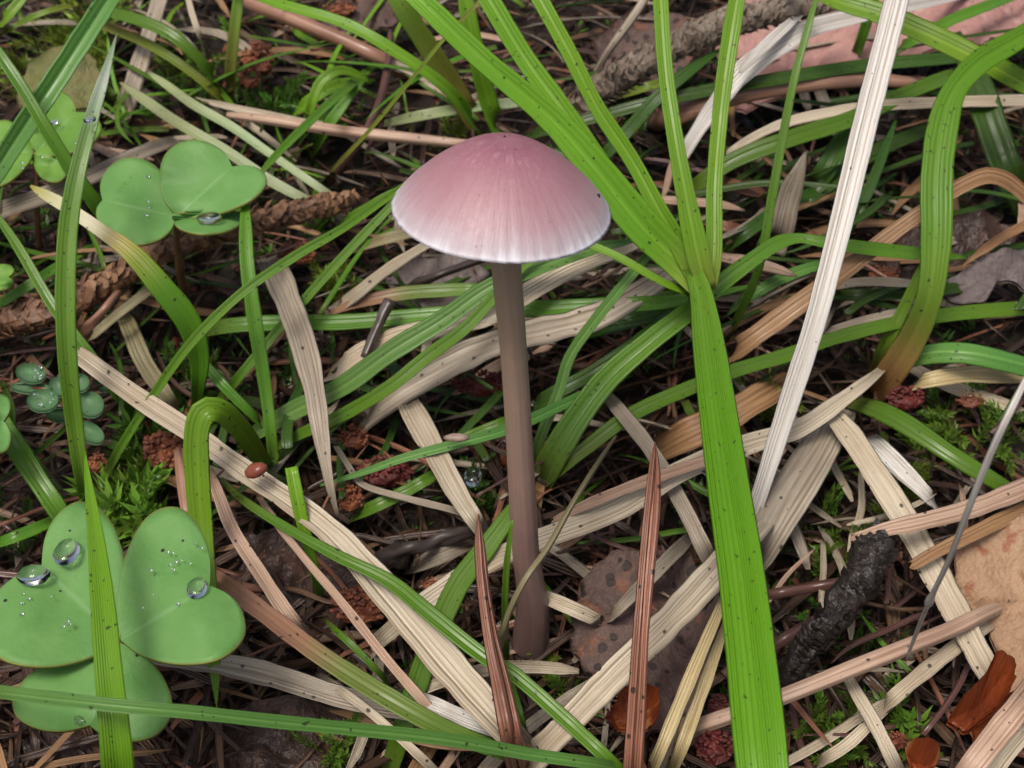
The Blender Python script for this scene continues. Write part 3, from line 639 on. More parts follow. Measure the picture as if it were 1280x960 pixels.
S('pale straw lying beneath the pinkish brown round stalk', [(1085, 900, .0, 12), (1110, 878, .06, 18), (1136, 855, .08, 19), (1186, 815, .08, 19), (1236, 778, .06, 18), (1275, 752, -.01, 12)], SP)
S('short stub of pale straw below the black twig', [(1055, 838, .05, 12), (1070, 865, .09, 16), (1092, 902, .09, 17), (1119, 956, .06, 18), (1140, 1000, -.01, 12)], SP)
S('curled pale straw behind the short stub below the black twig', [(1005, 968, .0, 10), (1030, 950, .05, 14), (1060, 930, .07, 15), (1099, 893, .06, 13), (1130, 868, .0, 7)], SP, fold=.5)
S('dotted pale straw in the corner beside the orange bud scales', [(1195, 985, .10, 26), (1215, 957, .14, 30), (1248, 915, .15, 32), (1285, 870, .14, 32), (1340, 800, .0, 24)], SPK, fold=.25, cols=11)
S('second pale straw in the corner, under the dotted one', [(1225, 990, .04, 20), (1255, 945, .08, 22), (1290, 905, .08, 22), (1330, 870, .0, 18)], SP)
S('wide cream straw slanting from the foot of the mushroom under the broad hanging leaf', [(640, 975, -.01, 28), (672, 943, .10, 34), (756, 856, .16, 37), (850, 762, .18, 38), (900, 708, .17, 36), (945, 660, .12, 30), (975, 625, .0, 20)], SP, fold=.25, cols=13, ribs=3)
S('yellowish straw strand rising beside the broad hanging leaf', [(800, 990, -.01, 12), (818, 955, .10, 15), (845, 890, .15, 17), (872, 825, .17, 16), (900, 760, .15, 12), (915, 720, .08, 6)], SY, fold=.4)
S('second yellowish straw strand, tight against the broad hanging leaf', [(830, 990, -.01, 12), (848, 945, .10, 16), (868, 890, .13, 17), (893, 820, .14, 14), (912, 765, .10, 6)], SY, fold=.4)
S('thin yellowish straw splinter between two yellowish strands', [(815, 1000, -.01, 6), (838, 930, .09, 9), (860, 860, .12, 9), (885, 790, .12, 7), (900, 745, .06, 3)], SP, fold=.4)
S('broad weathered grey straw crossing behind the middle of the mushroom stem', [(440, 540, -.01, 22), (470, 510, .06, 32), (521, 475, .10, 36), (621, 428, .14, 36), (739, 398, .15, 33), (790, 372, .15, 30), (840, 340, .13, 24), (890, 312, .0, 14)], SG, fold=.2, cols=13, ribs=3)
S('pale straw crossing behind the stem just above a weathered grey one', [(395, 478, -.01, 14), (430, 456, .09, 24), (487, 426, .13, 27), (560, 408, .15, 26), (618, 392, .17, 25), (660, 366, .18, 25), (709, 338, .18, 25), (760, 318, .17, 20), (810, 300, .06, 8)], SP, fold=.25, cols=11)
S('pale yellowish straw leaning down to the left of the mushroom stem', [(500, 488, .02, 24), (515, 512, .10, 30), (544, 565, .11, 29), (574, 620, .11, 26), (597, 655, .10, 20), (625, 700, -.01, 10)], SP, fold=.2, cols=11)
S('crooked wiry straw below the red bark crumbs', [(420, 558, .08, 6), (436, 583, .08, 8), (452, 605, .07, 8), (505, 622, .08, 8), (574, 640, .08, 9), (620, 660, .0, 5)], SG, fold=.3)
S('grey straw running down behind the tall reddish needle', [(755, 490, .02, 12), (772, 510, .09, 18), (813, 562, .10, 19), (855, 635, .09, 20), (882, 690, .08, 20), (905, 740, -.01, 14)], SG, fold=.25)
S('long pale straw passing behind the stem foot up to the bent shoot', [(450, 830, -.01, 16), (480, 796, .06, 22), (541, 746, .09, 25), (608, 703, .10, 26), (672, 676, .10, 27), (773, 636, .11, 28), (850, 590, .12, 27), (934, 556, .12, 26), (1000, 535, .12, 24), (1050, 502, .13, 20), (1095, 468, .10, 12), (1115, 450, .0, 6)], SP, fold=.3, cols=11)
S('brownish straw layered on the long pale straw right of the stem', [(690, 652, .09, 8), (740, 628, .13, 13), (803, 603, .14, 15), (870, 580, .14, 14), (930, 562, .12, 9), (970, 550, .0, 4)], SPK, fold=.4)
S('very long grooved straw from the round-leaved plant down to the mushroom foot', [(75, 425, .0, 14), (97, 442, .14, 22), (168, 494, .18, 25), (235, 538, .20, 26), (302, 586, .20, 27), (396, 650, .18, 31), (450, 702, .17, 37), (510, 772, .16, 42), (570, 842, .15, 44), (635, 915, .12, 38), (690, 975, .0, 24)], SP, fold=.4, cols=15, ribs=3)
S('pinkish straw strand slanting under the very long grooved straw', [(255, 580, .0, 8), (268, 605, .11, 14), (290, 660, .13, 17), (319, 707, .13, 18), (370, 781, .12, 18), (415, 828, .0, 10)], SPK, fold=.3)
S('thin pinkish straw crossing the half brown blade', [(318, 610, .0, 6), (336, 640, .14, 9), (380, 697, .16, 10), (425, 750, .15, 11), (487, 828, .13, 12), (544, 893, .10, 11), (590, 945, .0, 5)], SPK, fold=.3)
S('flat grey-white straw lying level under the large clover leaf', [(160, 812, .0, 18), (195, 819, .10, 24), (269, 829, .11, 27), (336, 843, .11, 29), (430, 872, .10, 28), (521, 890, .09, 26), (618, 918, .06, 22), (680, 940, -.01, 12)], SG, fold=.2, cols=11)
S('whitish straw fragment beside the wide bleached straw', [(500, 862, .0, 10), (530, 875, .10, 18), (575, 895, .11, 20), (620, 915, .08, 16), (650, 935, .0, 8)], SW, fold=.2)
S('thin pale straw below the pinkish brown and green blade', [(395, 840, .0, 5), (420, 858, .10, 10), (470, 896, .11, 11), (538, 958, .08, 11), (580, 1000, -.01, 6)], SP, fold=.3)
S('creased broad grey straw bending down beside broad two-toned grass blade', [(330, 318, .0, 22), (345, 340, .13, 34), (362, 380, .17, 33), (378, 425, .18, 32), (392, 480, .17, 28), (402, 545, .15, 20), (412, 605, .12, 11), (422, 645, .08, 4)], SG, fold=.25, cols=11, roll=.15)
S('olive straw strip bridging the brown scaly twig', [(98, 438, .0, 7), (111, 424, .09, 10), (151, 390, .12, 12), (195, 357, .12, 11), (235, 330, .0, 6)], SOL, fold=.3)
S('dull olive straw behind the very long grooved straw', [(150, 385, .0, 14), (160, 405, .05, 21), (181, 454, .06, 23), (212, 500, .05, 18), (235, 535, -.01, 10)], SOL, fold=.3)
S('brown-grey flattened straw passing behind the highlight-tip grass blade', [(-40, 285, .0, 14), (0, 264, .08, 20), (77, 237, .10, 21), (151, 203, .10, 20), (200, 182, .08, 15), (240, 170, .0, 7)], SG, fold=.25)
ST('long pinkish stalk lying level and ending at the mushroom cap', [(285, 144, .08, 8), (330, 149, .09, 12), (430, 164, .10, 14), (530, 175, .10, 13), (600, 182, .08, 10), (640, 188, .0, 5)], SPK, n=50)
ST('brown stalk across the back below the bright bowing blade', [(280, -18, .06, 14), (309, 1, .08, 17), (370, 26, .09, 18), (430, 51, .08, 18), (488, 78, .05, 16), (530, 95, -.01, 9)], NP)
S('upright thin bleached straw behind the arched grass blades', [(232, -25, .12, 6), (238, 10, .10, 8), (250, 45, .07, 8), (264, 82, -.01, 6)], SP)
S('vertical brown-grey straw behind the clover', [(148, 165, -.01, 18), (162, 120, .04, 22), (186, 45, .09, 20), (201, -5, .11, 18), (215, -50, .12, 8)], SG, fold=.3)
S('broad whitish dry leaf blade curving up beside the fan of leaves', [(838, 225, -.01, 10), (850, 200, .06, 15), (884, 146, .12, 20), (925, 94, .17, 27), (962, 64, .19, 28), (1011, 36, .20, 24), (1082, 18, .19, 18), (1150, 5, .16, 14), (1220, -8, .06, 5)], SW, fold=.3, cols=11)
S('second whitish strip splitting from the whitish dry leaf', [(925, 90, .20, 5), (945, 68, .215, 12), (975, 40, .22, 14), (1000, 18, .21, 8), (1012, 6, .2, 2)], SW, fold=.2)
ST('smooth tan stalk lying across the pink leaf', [(825, 152, .0, 20), (850, 141, .08, 25), (917, 119, .12, 26), (1018, 103, .13, 22), (1090, 100, .12, 18), (1140, 104, .10, 14), (1200, 108, .0, 8)], NP, n=50, flat=.7)
S('thin pale straw running level behind the kinked leaf', [(885, 222, .0, 6), (907, 196, .09, 10), (945, 170, .11, 11), (991, 151, .13, 13), (1085, 134, .14, 14), (1186, 128, .14, 14), (1290, 126, .10, 14), (1370, 124, .0, 8)], SP, fold=.35)
S('tan straw arching up and hooking over behind the kinked shoot', [(895, 458, -.01, 16), (917, 440, .09, 24), (984, 391, .15, 26), (1058, 337, .18, 24), (1110, 296, .21, 20), (1160, 260, .24, 19), (1203, 232, .26, 20), (1236, 220, .26, 20), (1264, 230, .24, 20), (1300, 265, .18, 16), (1340, 320, .0, 8)], SB, fold=.3, cols=11)
S('tan pointed needle tip crossing behind the tall shoot', [(780, 244, .0, 6), (810, 248, .12, 10), (867, 252, .15, 12), (905, 256, .15, 11), (931, 263, .14, 2)], SPK, name='dry_needle', cat='needle', fold=-.3, ragged=0, wob=0)
S('pale pointed needle tip under the dark blades right of the tall shoot', [(880, 312, .0, 8), (907, 320, .10, 13), (950, 330, .12, 15), (980, 339, .12, 11), (997, 346, .11, 2)], SPK, name='dry_needle', cat='needle', fold=-.3, ragged=0, wob=0)
S('grey dead leaf strip standing behind the slender stalk', [(965, 330, -.02, 26), (975, 295, .06, 31), (987, 245, .13, 28), (998, 215, .17, 18), (1007, 190, .19, 2)], SG, fold=.3, cols=9, ragged=0)
S('broad brown straw low behind the broad hanging leaf', [(800, 575, -.01, 24), (850, 548, .05, 38), (905, 522, .07, 40), (960, 490, .06, 32), (1000, 465, -.01, 18)], SB, fold=.25, cols=9)
S('thin pale straw arched low under the kinked shoot', [(1015, 372, .0, 6), (1048, 357, .10, 11), (1090, 352, .11, 12), (1140, 355, .09, 10), (1170, 362, .0, 4)], SP)
S('grey straw lying above the very long low grass blade', [(1005, 428, .0, 7), (1035, 416, .08, 12), (1090, 399, .09, 13), (1140, 387, .07, 10), (1170, 380, .0, 5)], SG)
S('tan straw under the pale green curved leaf of the bent shoot', [(1120, 492, .0, 10), (1150, 478, .06, 18), (1210, 468, .07, 21), (1260, 470, .06, 20), (1320, 476, .0, 14)], SY, fold=.3)
S('whitish frayed straw lying beneath the dark green leaf of the bent shoot', [(1075, 540, .0, 14), (1095, 555, .05, 22), (1130, 590, .06, 24), (1165, 625, .05, 16), (1180, 645, -.01, 7)], SW, fold=.2)
S('olive broken straw stub at the right of the mushroom foot', [(662, 738, .04, 14), (690, 750, .075, 18), (720, 763, .08, 18), (746, 775, .06, 16)], SP, fold=.4, ragged=.6)
S('grey splintered straw lying across the mottled leaf', [(880, 655, .0, 10), (845, 690, .08, 18), (800, 735, .09, 17), (765, 770, .07, 11), (745, 790, .0, 5)], SG, fold=.3)
S('pinkish brown needle with black spot under the folded grass blade', [(218, 545, .02, 6), (224, 566, .09, 14), (231, 610, .10, 18), (238, 655, .08, 16), (246, 700, .0, 7)], NP, fold=-.3, name='dry_needle', cat='needle', ragged=.1, wob=.05)
# the two reddish needles that stand in front of the mushroom foot
def needle_pair(label, a, b):
    o = thing('dry_needle', at(*min(a, key=lambda p: p[2])[:3]), label, 'needle')
    for q in (a, b): strip(q, fold=-.55, wob=.06, ragged=.1, cols=9, facing=.85, seed=len(bpy.data.objects)).build('needle_half', NBT, o)
needle_pair('tall reddish double needle standing in front of the mottled leaf',
            [(777, 1060, -.02, 14), (784, 975, .15, 14), (789, 900, .22, 13), (796, 800, .28, 12), (804, 700, .32, 11), (811, 625, .35, 10), (816, 575, .365, 7), (819, 552, .37, 1)],
            [(789, 1060, -.02, 14), (796, 975, .15, 14), (801, 900, .22, 12), (806, 800, .28, 10), (812, 720, .315, 12), (819, 640, .345, 13), (821, 585, .36, 9), (819, 553, .368, 1)])
needle_pair('reddish double needle leaning at the left of the mushroom foot',
            [(648, 985, -.01, 18), (637, 932, .16, 20), (624, 865, .21, 18), (611, 800, .24, 14), (602, 735, .26, 12), (598, 680, .275, 10), (598, 642, .285, 1)],
            [(661, 985, -.01, 14), (650, 932, .155, 14), (636, 865, .205, 11), (620, 800, .235, 8), (608, 735, .255, 9), (603, 690, .27, 9), (599, 644, .283, 1)])
ST('wiry tan stem arching across the lower mushroom stem', [(622, 830, -.01, 7), (627, 800, .16, 8), (637, 765, .25, 8), (657, 724, .30, 8), (685, 684, .30, 8), (712, 636, .27, 7), (740, 590, .2, 6), (770, 545, .08, 4)], SOL, bump=.2)
ST('charred grey stick poking out left of the stiff green blade', [(475, 706, .0, 14), (500, 692, .07, 17), (545, 676, .08, 16), (592, 661, .06, 12), (620, 652, .0, 7)], NK, bump=.9, bumpf=30, cols=12)
S('brown straw fragment lying under the charred grey stick', [(505, 712, .0, 12), (535, 700, .05, 22), (580, 682, .05, 18), (610, 672, .0, 8)], SG)
ST('short black stick on the level grass blade left of the cap', [(455, 447, .13, 10), (463, 428, .14, 12), (472, 408, .15, 13), (488, 376, .165, 18)], NK, bump=.35, bumpf=30, cols=7)
ST('purple-brown stalk behind the black twig', [(935, 752, .0, 10), (961, 744, .06, 13), (1010, 735, .07, 14), (1060, 726, .06, 12), (1090, 720, .0, 8)], NV)
ST('grey-violet stalk slanting behind the black twig', [(950, 820, .0, 11), (968, 806, .06, 15), (1005, 784, .07, 15), (1042, 762, .05, 12), (1070, 745, .0, 7)], NV)
ST('thin dark stem crossing below the pinkish level stalk', [(400, 240, .0, 8), (440, 190, .05, 11), (470, 140, .08, 11), (485, 80, .09, 9), (488, 40, .08, 6)], NV, bump=.3)
ST('dark brown stem under the cap at the left', [(500, 375, .0, 7), (530, 352, .08, 10), (580, 332, .10, 10), (625, 318, .08, 7)], NK)
ST('pinkish fine stem beside the brown scaly twig', [(92, 430, .0, 8), (115, 405, .06, 10), (145, 370, .08, 10), (170, 345, .0, 6)], NP)
S('yellowed straw dangling under the left edge of the cap', [(395, 402, .0, 10), (440, 372, .08, 15), (480, 340, .10, 14), (530, 308, .10, 11), (560, 292, .04, 5)], SP)
S('second pale straw crossing beneath the left edge of the cap', [(430, 318, .0, 8), (470, 302, .09, 13), (520, 290, .10, 13), (565, 285, .04, 6)], SOL)
S('red-brown bark strip behind the tall shoot', [(870, 232, .0, 10), (905, 230, .06, 15), (950, 240, .06, 14), (985, 245, .0, 6)], NB, name='bark_strip', cat='bark')
S('red-brown bark strip lower between the fan leaves', [(850, 262, .0, 8), (890, 278, .05, 13), (930, 288, .04, 11), (955, 292, .0, 4)], NB, name='bark_strip', cat='bark')

# ------------------------------------------------------------------ scaly twigs
BARK = lumpy('twig_bark', (.17, .125, .09), (.06, .042, .032), 45, .7, 1.0, c3=(.22, .18, .14))
BARKB = lumpy('twig_bark_brown', (.19, .10, .055), (.06, .03, .02), 45, .5, .9, c3=(.26, .14, .07))
BARKK = lumpy('twig_bark_black', (.012, .010, .009), (.035, .026, .022), 60, .38, 1.0)
def scaly_twig(label, pts, mat, dens=9, lift=.5, size=.9, seed=1):
    rnd = random.Random(seed)
    root = thing('scaly_twig', at(*min(pts, key=lambda p: p[2])[:3]), label, 'twig')
    bk = rod(pts, bump=.5, bumpf=34, cols=18, seed=seed).build('bark', mat, root, smooth=False)
    n = 60; fr = frames(pts, n); mb = MB()
    L = sum((fr[i+1][0]-fr[i][0]).length for i in range(n-1))
    wd = sum(f[4] for f in fr)/n
    cnt = int(L/wd*dens)
    for k in range(cnt):
        c, t, s, nn, w0 = fr[min(n-1, int(n*(k+rnd.random())/cnt))]
        a = k*2.399 + rnd.uniform(-.3, .3)
        d = s*math.cos(a) + nn*math.sin(a)
        b = c + d*(w0*.40) + t*rnd.uniform(-.1, .1)*w0
        l = w0*size*rnd.uniform(.35, .8); tip = b + (d*lift*rnd.uniform(.5, 1.3) + t*.75)*l*.8
        q = t.cross(d).normalized()*(w0*rnd.uniform(.12, .26))
        i0 = [mb.vert(b+q), mb.vert(b-q), mb.vert(b-d*.12*w0), mb.vert((b+tip)/2+q*1.1+d*.05*w0), mb.vert((b+tip)/2-q*1.1+d*.05*w0), mb.vert(tip)]
        mb.face(i0[0], i0[1], i0[4], i0[3]); mb.face(i0[3], i0[4], i0[5]); mb.face(i0[1], i0[0], i0[2]); mb.face(i0[0], i0[3], i0[5], i0[2]); mb.face(i0[1], i0[2], i0[5], i0[4])
    o = mb.build('bark_scales', mat, bk, smooth=False); o['kind'] = 'stuff'
scaly_twig('knobbly grey scaly twig lying across the pink dead leaf', [(700, 152, .02, 20), (725, 132, .10, 26), (760, 105, .15, 30), (800, 80, .18, 31), (850, 55, .20, 28), (920, 26, .21, 26), (980, 14, .21, 24), (1045, 6, .19, 14)], BARK, 42, .7, .85, 3)
scaly_twig('brown scaly twig lying under the withered-tip grass blade', [(-40, 425, .02, 26), (10, 402, .07, 30), (60, 388, .09, 32), (105, 370, .09, 30), (150, 345, .08, 26), (205, 315, .09, 27), (270, 290, .11, 28), (340, 272, .11, 26), (400, 258, .09, 22), (440, 248, .02, 12)], BARKB, 20, .5, 1.1, 5)
scaly_twig('charred black scaly twig between white straw and spotted leaf', [(968, 862, .02, 22), (990, 838, .07, 26), (1015, 800, .11, 34), (1035, 778, .13, 33), (1055, 755, .14, 40), (1078, 722, .15, 37), (1090, 692, .15, 42), (1100, 670, .14, 30)], BARKK, 34, .75, .75, 8)
ST('thin bare side twig near the grey scaly twig', [(735, 110, .03, 6), (760, 65, .12, 9), (785, 30, .16, 10), (805, 0, .18, 9), (825, -40, .2, 5)], SG, bump=.4)

# ------------------------------------------------------------------ dead leaves
def leaf_mat(name, c, c2, c3, spots, rough=.55, transl=.15):
    t = NT(name); rv = t.rndvec(); uw = t.uv('Size', (1, 1, 1), rv)
    n1 = t.noise(uw, 12, 5, .65); n2 = t.noise(uw, 55, 3, .6); n3 = t.noise(uw, 26, 3, .6)
    col = t.mix(t.maprange(n1, .38, .64), c, c2)
    col = t.mix(t.maprange(n3, .56, .66, 0, .9), col, c3)
    vo = t.nd('ShaderNodeTexVoronoi'); t.ln(uw, vo.inputs['Vector']); vo.inputs['Scale'].default_value = 50
    sp = t.nd('ShaderNodeSeparateXYZ'); t.ln(vo.outputs['Color'], sp.inputs[0])
    dot = t.math('LESS_THAN', vo.outputs['Distance'], t.math('MULTIPLY', sp.outputs[0], .26*spots))
    col = t.mix(t.math('MULTIPLY', dot, .8), col, (.02, .014, .012))
    h = t.math('SUBTRACT', t.math('ADD', n2, t.math('MULTIPLY', n1, .6)), t.math('MULTIPLY', dot, .6))
    return t.out(col, rough, .35, h, .9, .010, transl)
LPINK = leaf_mat('leaf_pink', (.46, .25, .215), (.38, .20, .175), (.50, .30, .26), .35)
LMOT = leaf_mat('leaf_mottled', (.115, .072, .058), (.065, .040, .034), (.17, .07, .038), 1.7, .62, .03)
LTAN = leaf_mat('leaf_tan', (.40, .255, .15), (.33, .20, .115), (.27, .10, .05), .3)
LGREY = leaf_mat('leaf_grey', (.19, .155, .14), (.13, .10, .10), (.24, .20, .18), .5)
LOLIVE = leaf_mat('leaf_olive', (.13, .16, .04), (.17, .14, .055), (.08, .10, .025), .3)
LBROWN = leaf_mat('leaf_brown', (.055, .030, .022), (.03, .018, .014), (.09, .045, .03), .9, .4, .03)
LORANGE = leaf_mat('bud_orange', (.34, .075, .02), (.14, .03, .014), (.46, .20, .08), .5, .18, .3)
def plate(label, name, cat, outline, hs, mat, crease=.02, seed=1, group=None, rings=10, thick=.006, cup=0.0, parent=None):
    """a dead leaf: traced outline at its own height, crumpled, with thickness and a midrib fold"""
    n = max(44, len(outline)*7)
    O = cr([(*p, h) for p, h in zip(outline + outline[:1], hs + hs[:1])], n+1)[:-1]
    cx = sum(p[0] for p in O)/n; cy = sum(p[1] for p in O)/n; ch = sum(p[2] for p in O)/n
    top = []; P0 = at(cx, cy, ch)
    mb = MB()
    def pt(i, f):
        a = O[i]; px = cx+(a[0]-cx)*f; py = cy+(a[1]-cy)*f; h = ch+(a[2]-ch)*f
        p = at(px, py, h)
        q = p - P0
        z = crease*(mnoise.noise(Vector((q.x*9, q.y*9, seed*2.3))) + .55*mnoise.noise(Vector((q.x*24, q.y*24, seed*5.1))) + .25*mnoise.noise(Vector((q.x*60, q.y*60, seed*3.1)))) + cup*f*f
        if f > .98: p = p + (p-P0)*(.10*mnoise.noise(Vector((i*.45, seed, 2))) + .06*mnoise.noise(Vector((i*1.3, seed, 7))))
        return p + UP*z
    rowsT = []; rowsB = []
    for lay, dz, rows in ((0, 0, rowsT), (1, -thick, rowsB)):
        c0 = pt(0, 0) + UP*dz
        ci = mb.vert(c0, (.5, .5), (c0.x, c0.y)); rows.append(ci)
        for r in range(1, rings+1):
            row = []
            for i in range(n):
                p = pt(i, r/rings) + UP*dz
                row.append(mb.vert(p, (.5, .5), (p.x, p.y)))
            rows.append(row)
        for i in range(n):
            k = (i+1) % n
            fs = [(ci, rows[1][i], rows[1][k])] + [(rows[r][i], rows[r+1][i], rows[r+1][k], rows[r][k]) for r in range(1, rings)]
            for f in fs: mb.face(*(f if lay == 1 else f[::-1]))
    for i in range(n):
        k = (i+1) % n; mb.face(rowsT[-1][k], rowsT[-1][i], rowsB[-1][i], rowsB[-1][k])
    lo = min(mb.v, key=lambda p: p.z - ground(p.x, p.y)).copy()
    o = mb.build(name, mat, parent, None if parent else lo)
    if parent is None: tag(o, label, cat, group)
    return o
plate('large pinkish dead leaf lying behind the grey scaly twig', 'dead_leaf', 'leaf', [(880, 150), (905, 60), (930, 0), (990, -55), (1100, -80), (1210, -60), (1285, -10), (1300, 40), (1180, 62), (1090, 80), (1000, 112), (930, 140)], [.01, .06, .09, .10, .10, .09, .07, .06, .06, .05, .04, .02], LPINK, .025, 3)
plate('mottled purple-brown dead leaf fragment at the right of the mushroom foot', 'dead_leaf', 'leaf', [(712, 802), (722, 745), (742, 705), (792, 690), (850, 684), (888, 706), (898, 770), (890, 850), (850, 912), (800, 910), (770, 862), (735, 842)], [.03, .04, .06, .06, .06, .05, .04, .03, .01, .01, .03, .03], LMOT, .025, 4)
plate('tan dead leaf with rusty blotches at the right edge', 'dead_leaf', 'leaf', [(1192, 690), (1225, 668), (1300, 640), (1360, 660), (1370, 780), (1330, 850), (1262, 880), (1248, 800), (1225, 765), (1200, 740)], [.11, .12, .13, .12, .08, .03, .02, .06, .07, .09], LTAN, .02, 5)
plate('grey crumpled dead leaf behind the bent shoot', 'dead_leaf', 'leaf', [(1172, 366), (1190, 340), (1240, 322), (1300, 315), (1330, 345), (1290, 362), (1250, 352), (1230, 378), (1200, 378)], [.05, .07, .08, .08, .06, .05, .06, .05, .05], LGREY, .025, 6)
plate('round olive dead leaf behind the dewy clover', 'dead_leaf', 'leaf', [(20, 105), (50, 72), (90, 62), (122, 78), (126, 115), (95, 138), (50, 140), (25, 130)], [.06, .08, .09, .08, .06, .05, .05, .05], LOLIVE, .02, 7)
plate('dark wet brown leaf lying in the hollow left of the cream straws', 'dead_leaf', 'leaf', [(255, 700), (300, 665), (370, 668), (440, 700), (455, 760), (420, 800), (350, 800), (280, 760)], [-.03, .0, .01, .01, .0, -.02, -.03, -.03], LBROWN, .04, 8)
plate('dark wet brown leaf under the long bluish crossing blade', 'dead_leaf', 'leaf', [(225, 905), (300, 880), (420, 885), (520, 920), (540, 990), (420, 1030), (280, 1010), (215, 960)], [-.03, -.01, -.01, -.02, -.04, -.04, -.04, -.04], LBROWN, .035, 9)
plate('brown leaf scrap under the large clover leaf', 'dead_leaf', 'leaf', [(20, 930), (80, 905), (190, 915), (230, 960), (180, 1010), (60, 1000)], [-.03, -.02, -.02, -.03, -.04, -.04], LBROWN, .035, 10)
plate('purplish brown leaf scrap under the pale straws below the cap', 'dead_leaf', 'leaf', [(480, 345), (520, 318), (580, 322), (610, 350), (570, 385), (500, 380)], [.01, .04, .05, .03, .02, .01], LGREY, .03, 11)
plate('brown leaf scrap behind the fan of leaves', 'dead_leaf', 'leaf', [(740, 60), (790, 20), (850, 15), (870, 60), (840, 100), (770, 110)], [.02, .04, .05, .04, .02, .01], LMOT, .03, 12)
plate('brown leaf scrap behind the hooked bright blade', 'dead_leaf', 'leaf', [(395, 20), (440, -15), (490, -5), (495, 30), (450, 45), (410, 42)], [.02, .05, .05, .04, .02, .01], LMOT, .03, 13)
plate('grey dead leaf in the dark behind the white straw', 'dead_leaf', 'leaf', [(1100, 330), (1130, 290), (1200, 275), (1270, 290), (1250, 330), (1170, 345)], [.0, .02, .03, .02, .01, .0], LBROWN, .03, 14)
# orange bud scales
bs = thing('bud_scales', at(1222, 925, .0), 'glossy orange-brown bud scales beside the dotted straw', 'bud scales')
for k, (ol, hs) in enumerate((([(1178, 915), (1192, 892), (1222, 862), (1240, 832), (1258, 848), (1252, 885), (1225, 912), (1195, 930)], [.06, .10, .15, .18, .16, .13, .09, .05]),
                              ([(1200, 935), (1230, 900), (1262, 880), (1275, 905), (1250, 940), (1215, 955)], [.04, .09, .12, .10, .05, .02]),
                              ([(1125, 950), (1140, 938), (1165, 945), (1165, 968), (1140, 980)], [.05, .08, .08, .05, .04]))):
    plate(None, 'bud_scale', None, ol, hs, LORANGE, .03, 20+k, parent=bs, thick=.008, cup=.03)
plate('glossy brown bud scale behind the tall double needle', 'bud_scale', 'bud scale', [(762, 900), (775, 868), (800, 855), (822, 870), (820, 905), (800, 925), (772, 920)], [.05, .08, .10, .10, .08, .05, .04], LORANGE, .02, 25, cup=.02)
b = MB(); p = at(320, 588, .235); blob(b, p, 15*ppx(p), 1.1, .75, .6, .12, 1.2, 3, Matrix.Rotation(R(-25), 3, 'Y'), 2)
tag(b.build('brown_seed', lumpy('seed_skin', (.22, .065, .035), (.16, .045, .03), 30, .25, .15)), 'shiny reddish brown seed resting on the long grooved straw', 'seed')
b = MB(); p = at(571, 547, .15); blob(b, p, 16*ppx(p), 1.05, .4, .3, .15, 2, 5, None, 2)
tag(b.build('seed_husk', lumpy('husk_skin', (.30, .22, .17), (.18, .12, .09), 40, .4, .3)), 'small grey-brown seed husk on the narrow bluish blade', 'husk')

# ------------------------------------------------------------------ clover-like wood sorrel
def sorrel_mat(name, c, c2):
    t = NT(name); sep = t.nd('ShaderNodeSeparateXYZ'); t.ln(t.uv('UVMap'), sep.inputs[0])
    rv = t.rndvec(); uw = t.uv('Size', (1, 1, 1), rv)
    n1 = t.noise(uw, 16, 3, .55); n2 = t.noise(uw, 140, 2, .6); n3 = t.noise(uw, 60, 2, .5)
    col = t.mix(t.maprange(n1, .35, .68), c, c2)
    col = t.mix(t.maprange(n3, .5, .72, 0, .22), col, (.2, .4, .15))
    a = t.math('ABSOLUTE', sep.outputs[0])
    col = t.mix(t.maprange(a, 0, .05, .55, 0), col, (.27, .45, .20))
    col = t.mix(t.maprange(a, .97, 1.0, 0, .7), col, (.30, .24, .06))
    vo = t.nd('ShaderNodeTexVoronoi'); t.ln(uw, vo.inputs['Vector']); vo.inputs['Scale'].default_value = 34
    sp = t.nd('ShaderNodeSeparateXYZ'); t.ln(vo.outputs['Color'], sp.inputs[0])
    dot = t.math('LESS_THAN', vo.outputs['Distance'], t.maprange(sp.outputs[0], .45, 1, 0, .09))
    col = t.mix(dot, col, (.03, .03, .02))
    return t.out(col, t.maprange(n2, .3, .7, .42, .58), .4, t.math('ADD', n2, n1), .22, .004, .3, t.mix(1.0, col, (1.2, 1.25, .6), 'MULTIPLY'))
SORREL = sorrel_mat('sorrel_green', (.17, .36, .10), (.13, .31, .075))
SORREL2 = sorrel_mat('sorrel_bright', (.19, .37, .06), (.14, .31, .045))
PETIOLE = lumpy('petiole_skin', (.20, .13, .05), (.18, .06, .035), 20, .4, .1)
TEMPL = [(0, 0), (.16, .06), (.33, .20), (.46, .38), (.545, .58), (.555, .76), (.50, .92), (.40, 1.0), (.27, 1.035), (.14, 1.01), (.045, .95), (0, .915)]
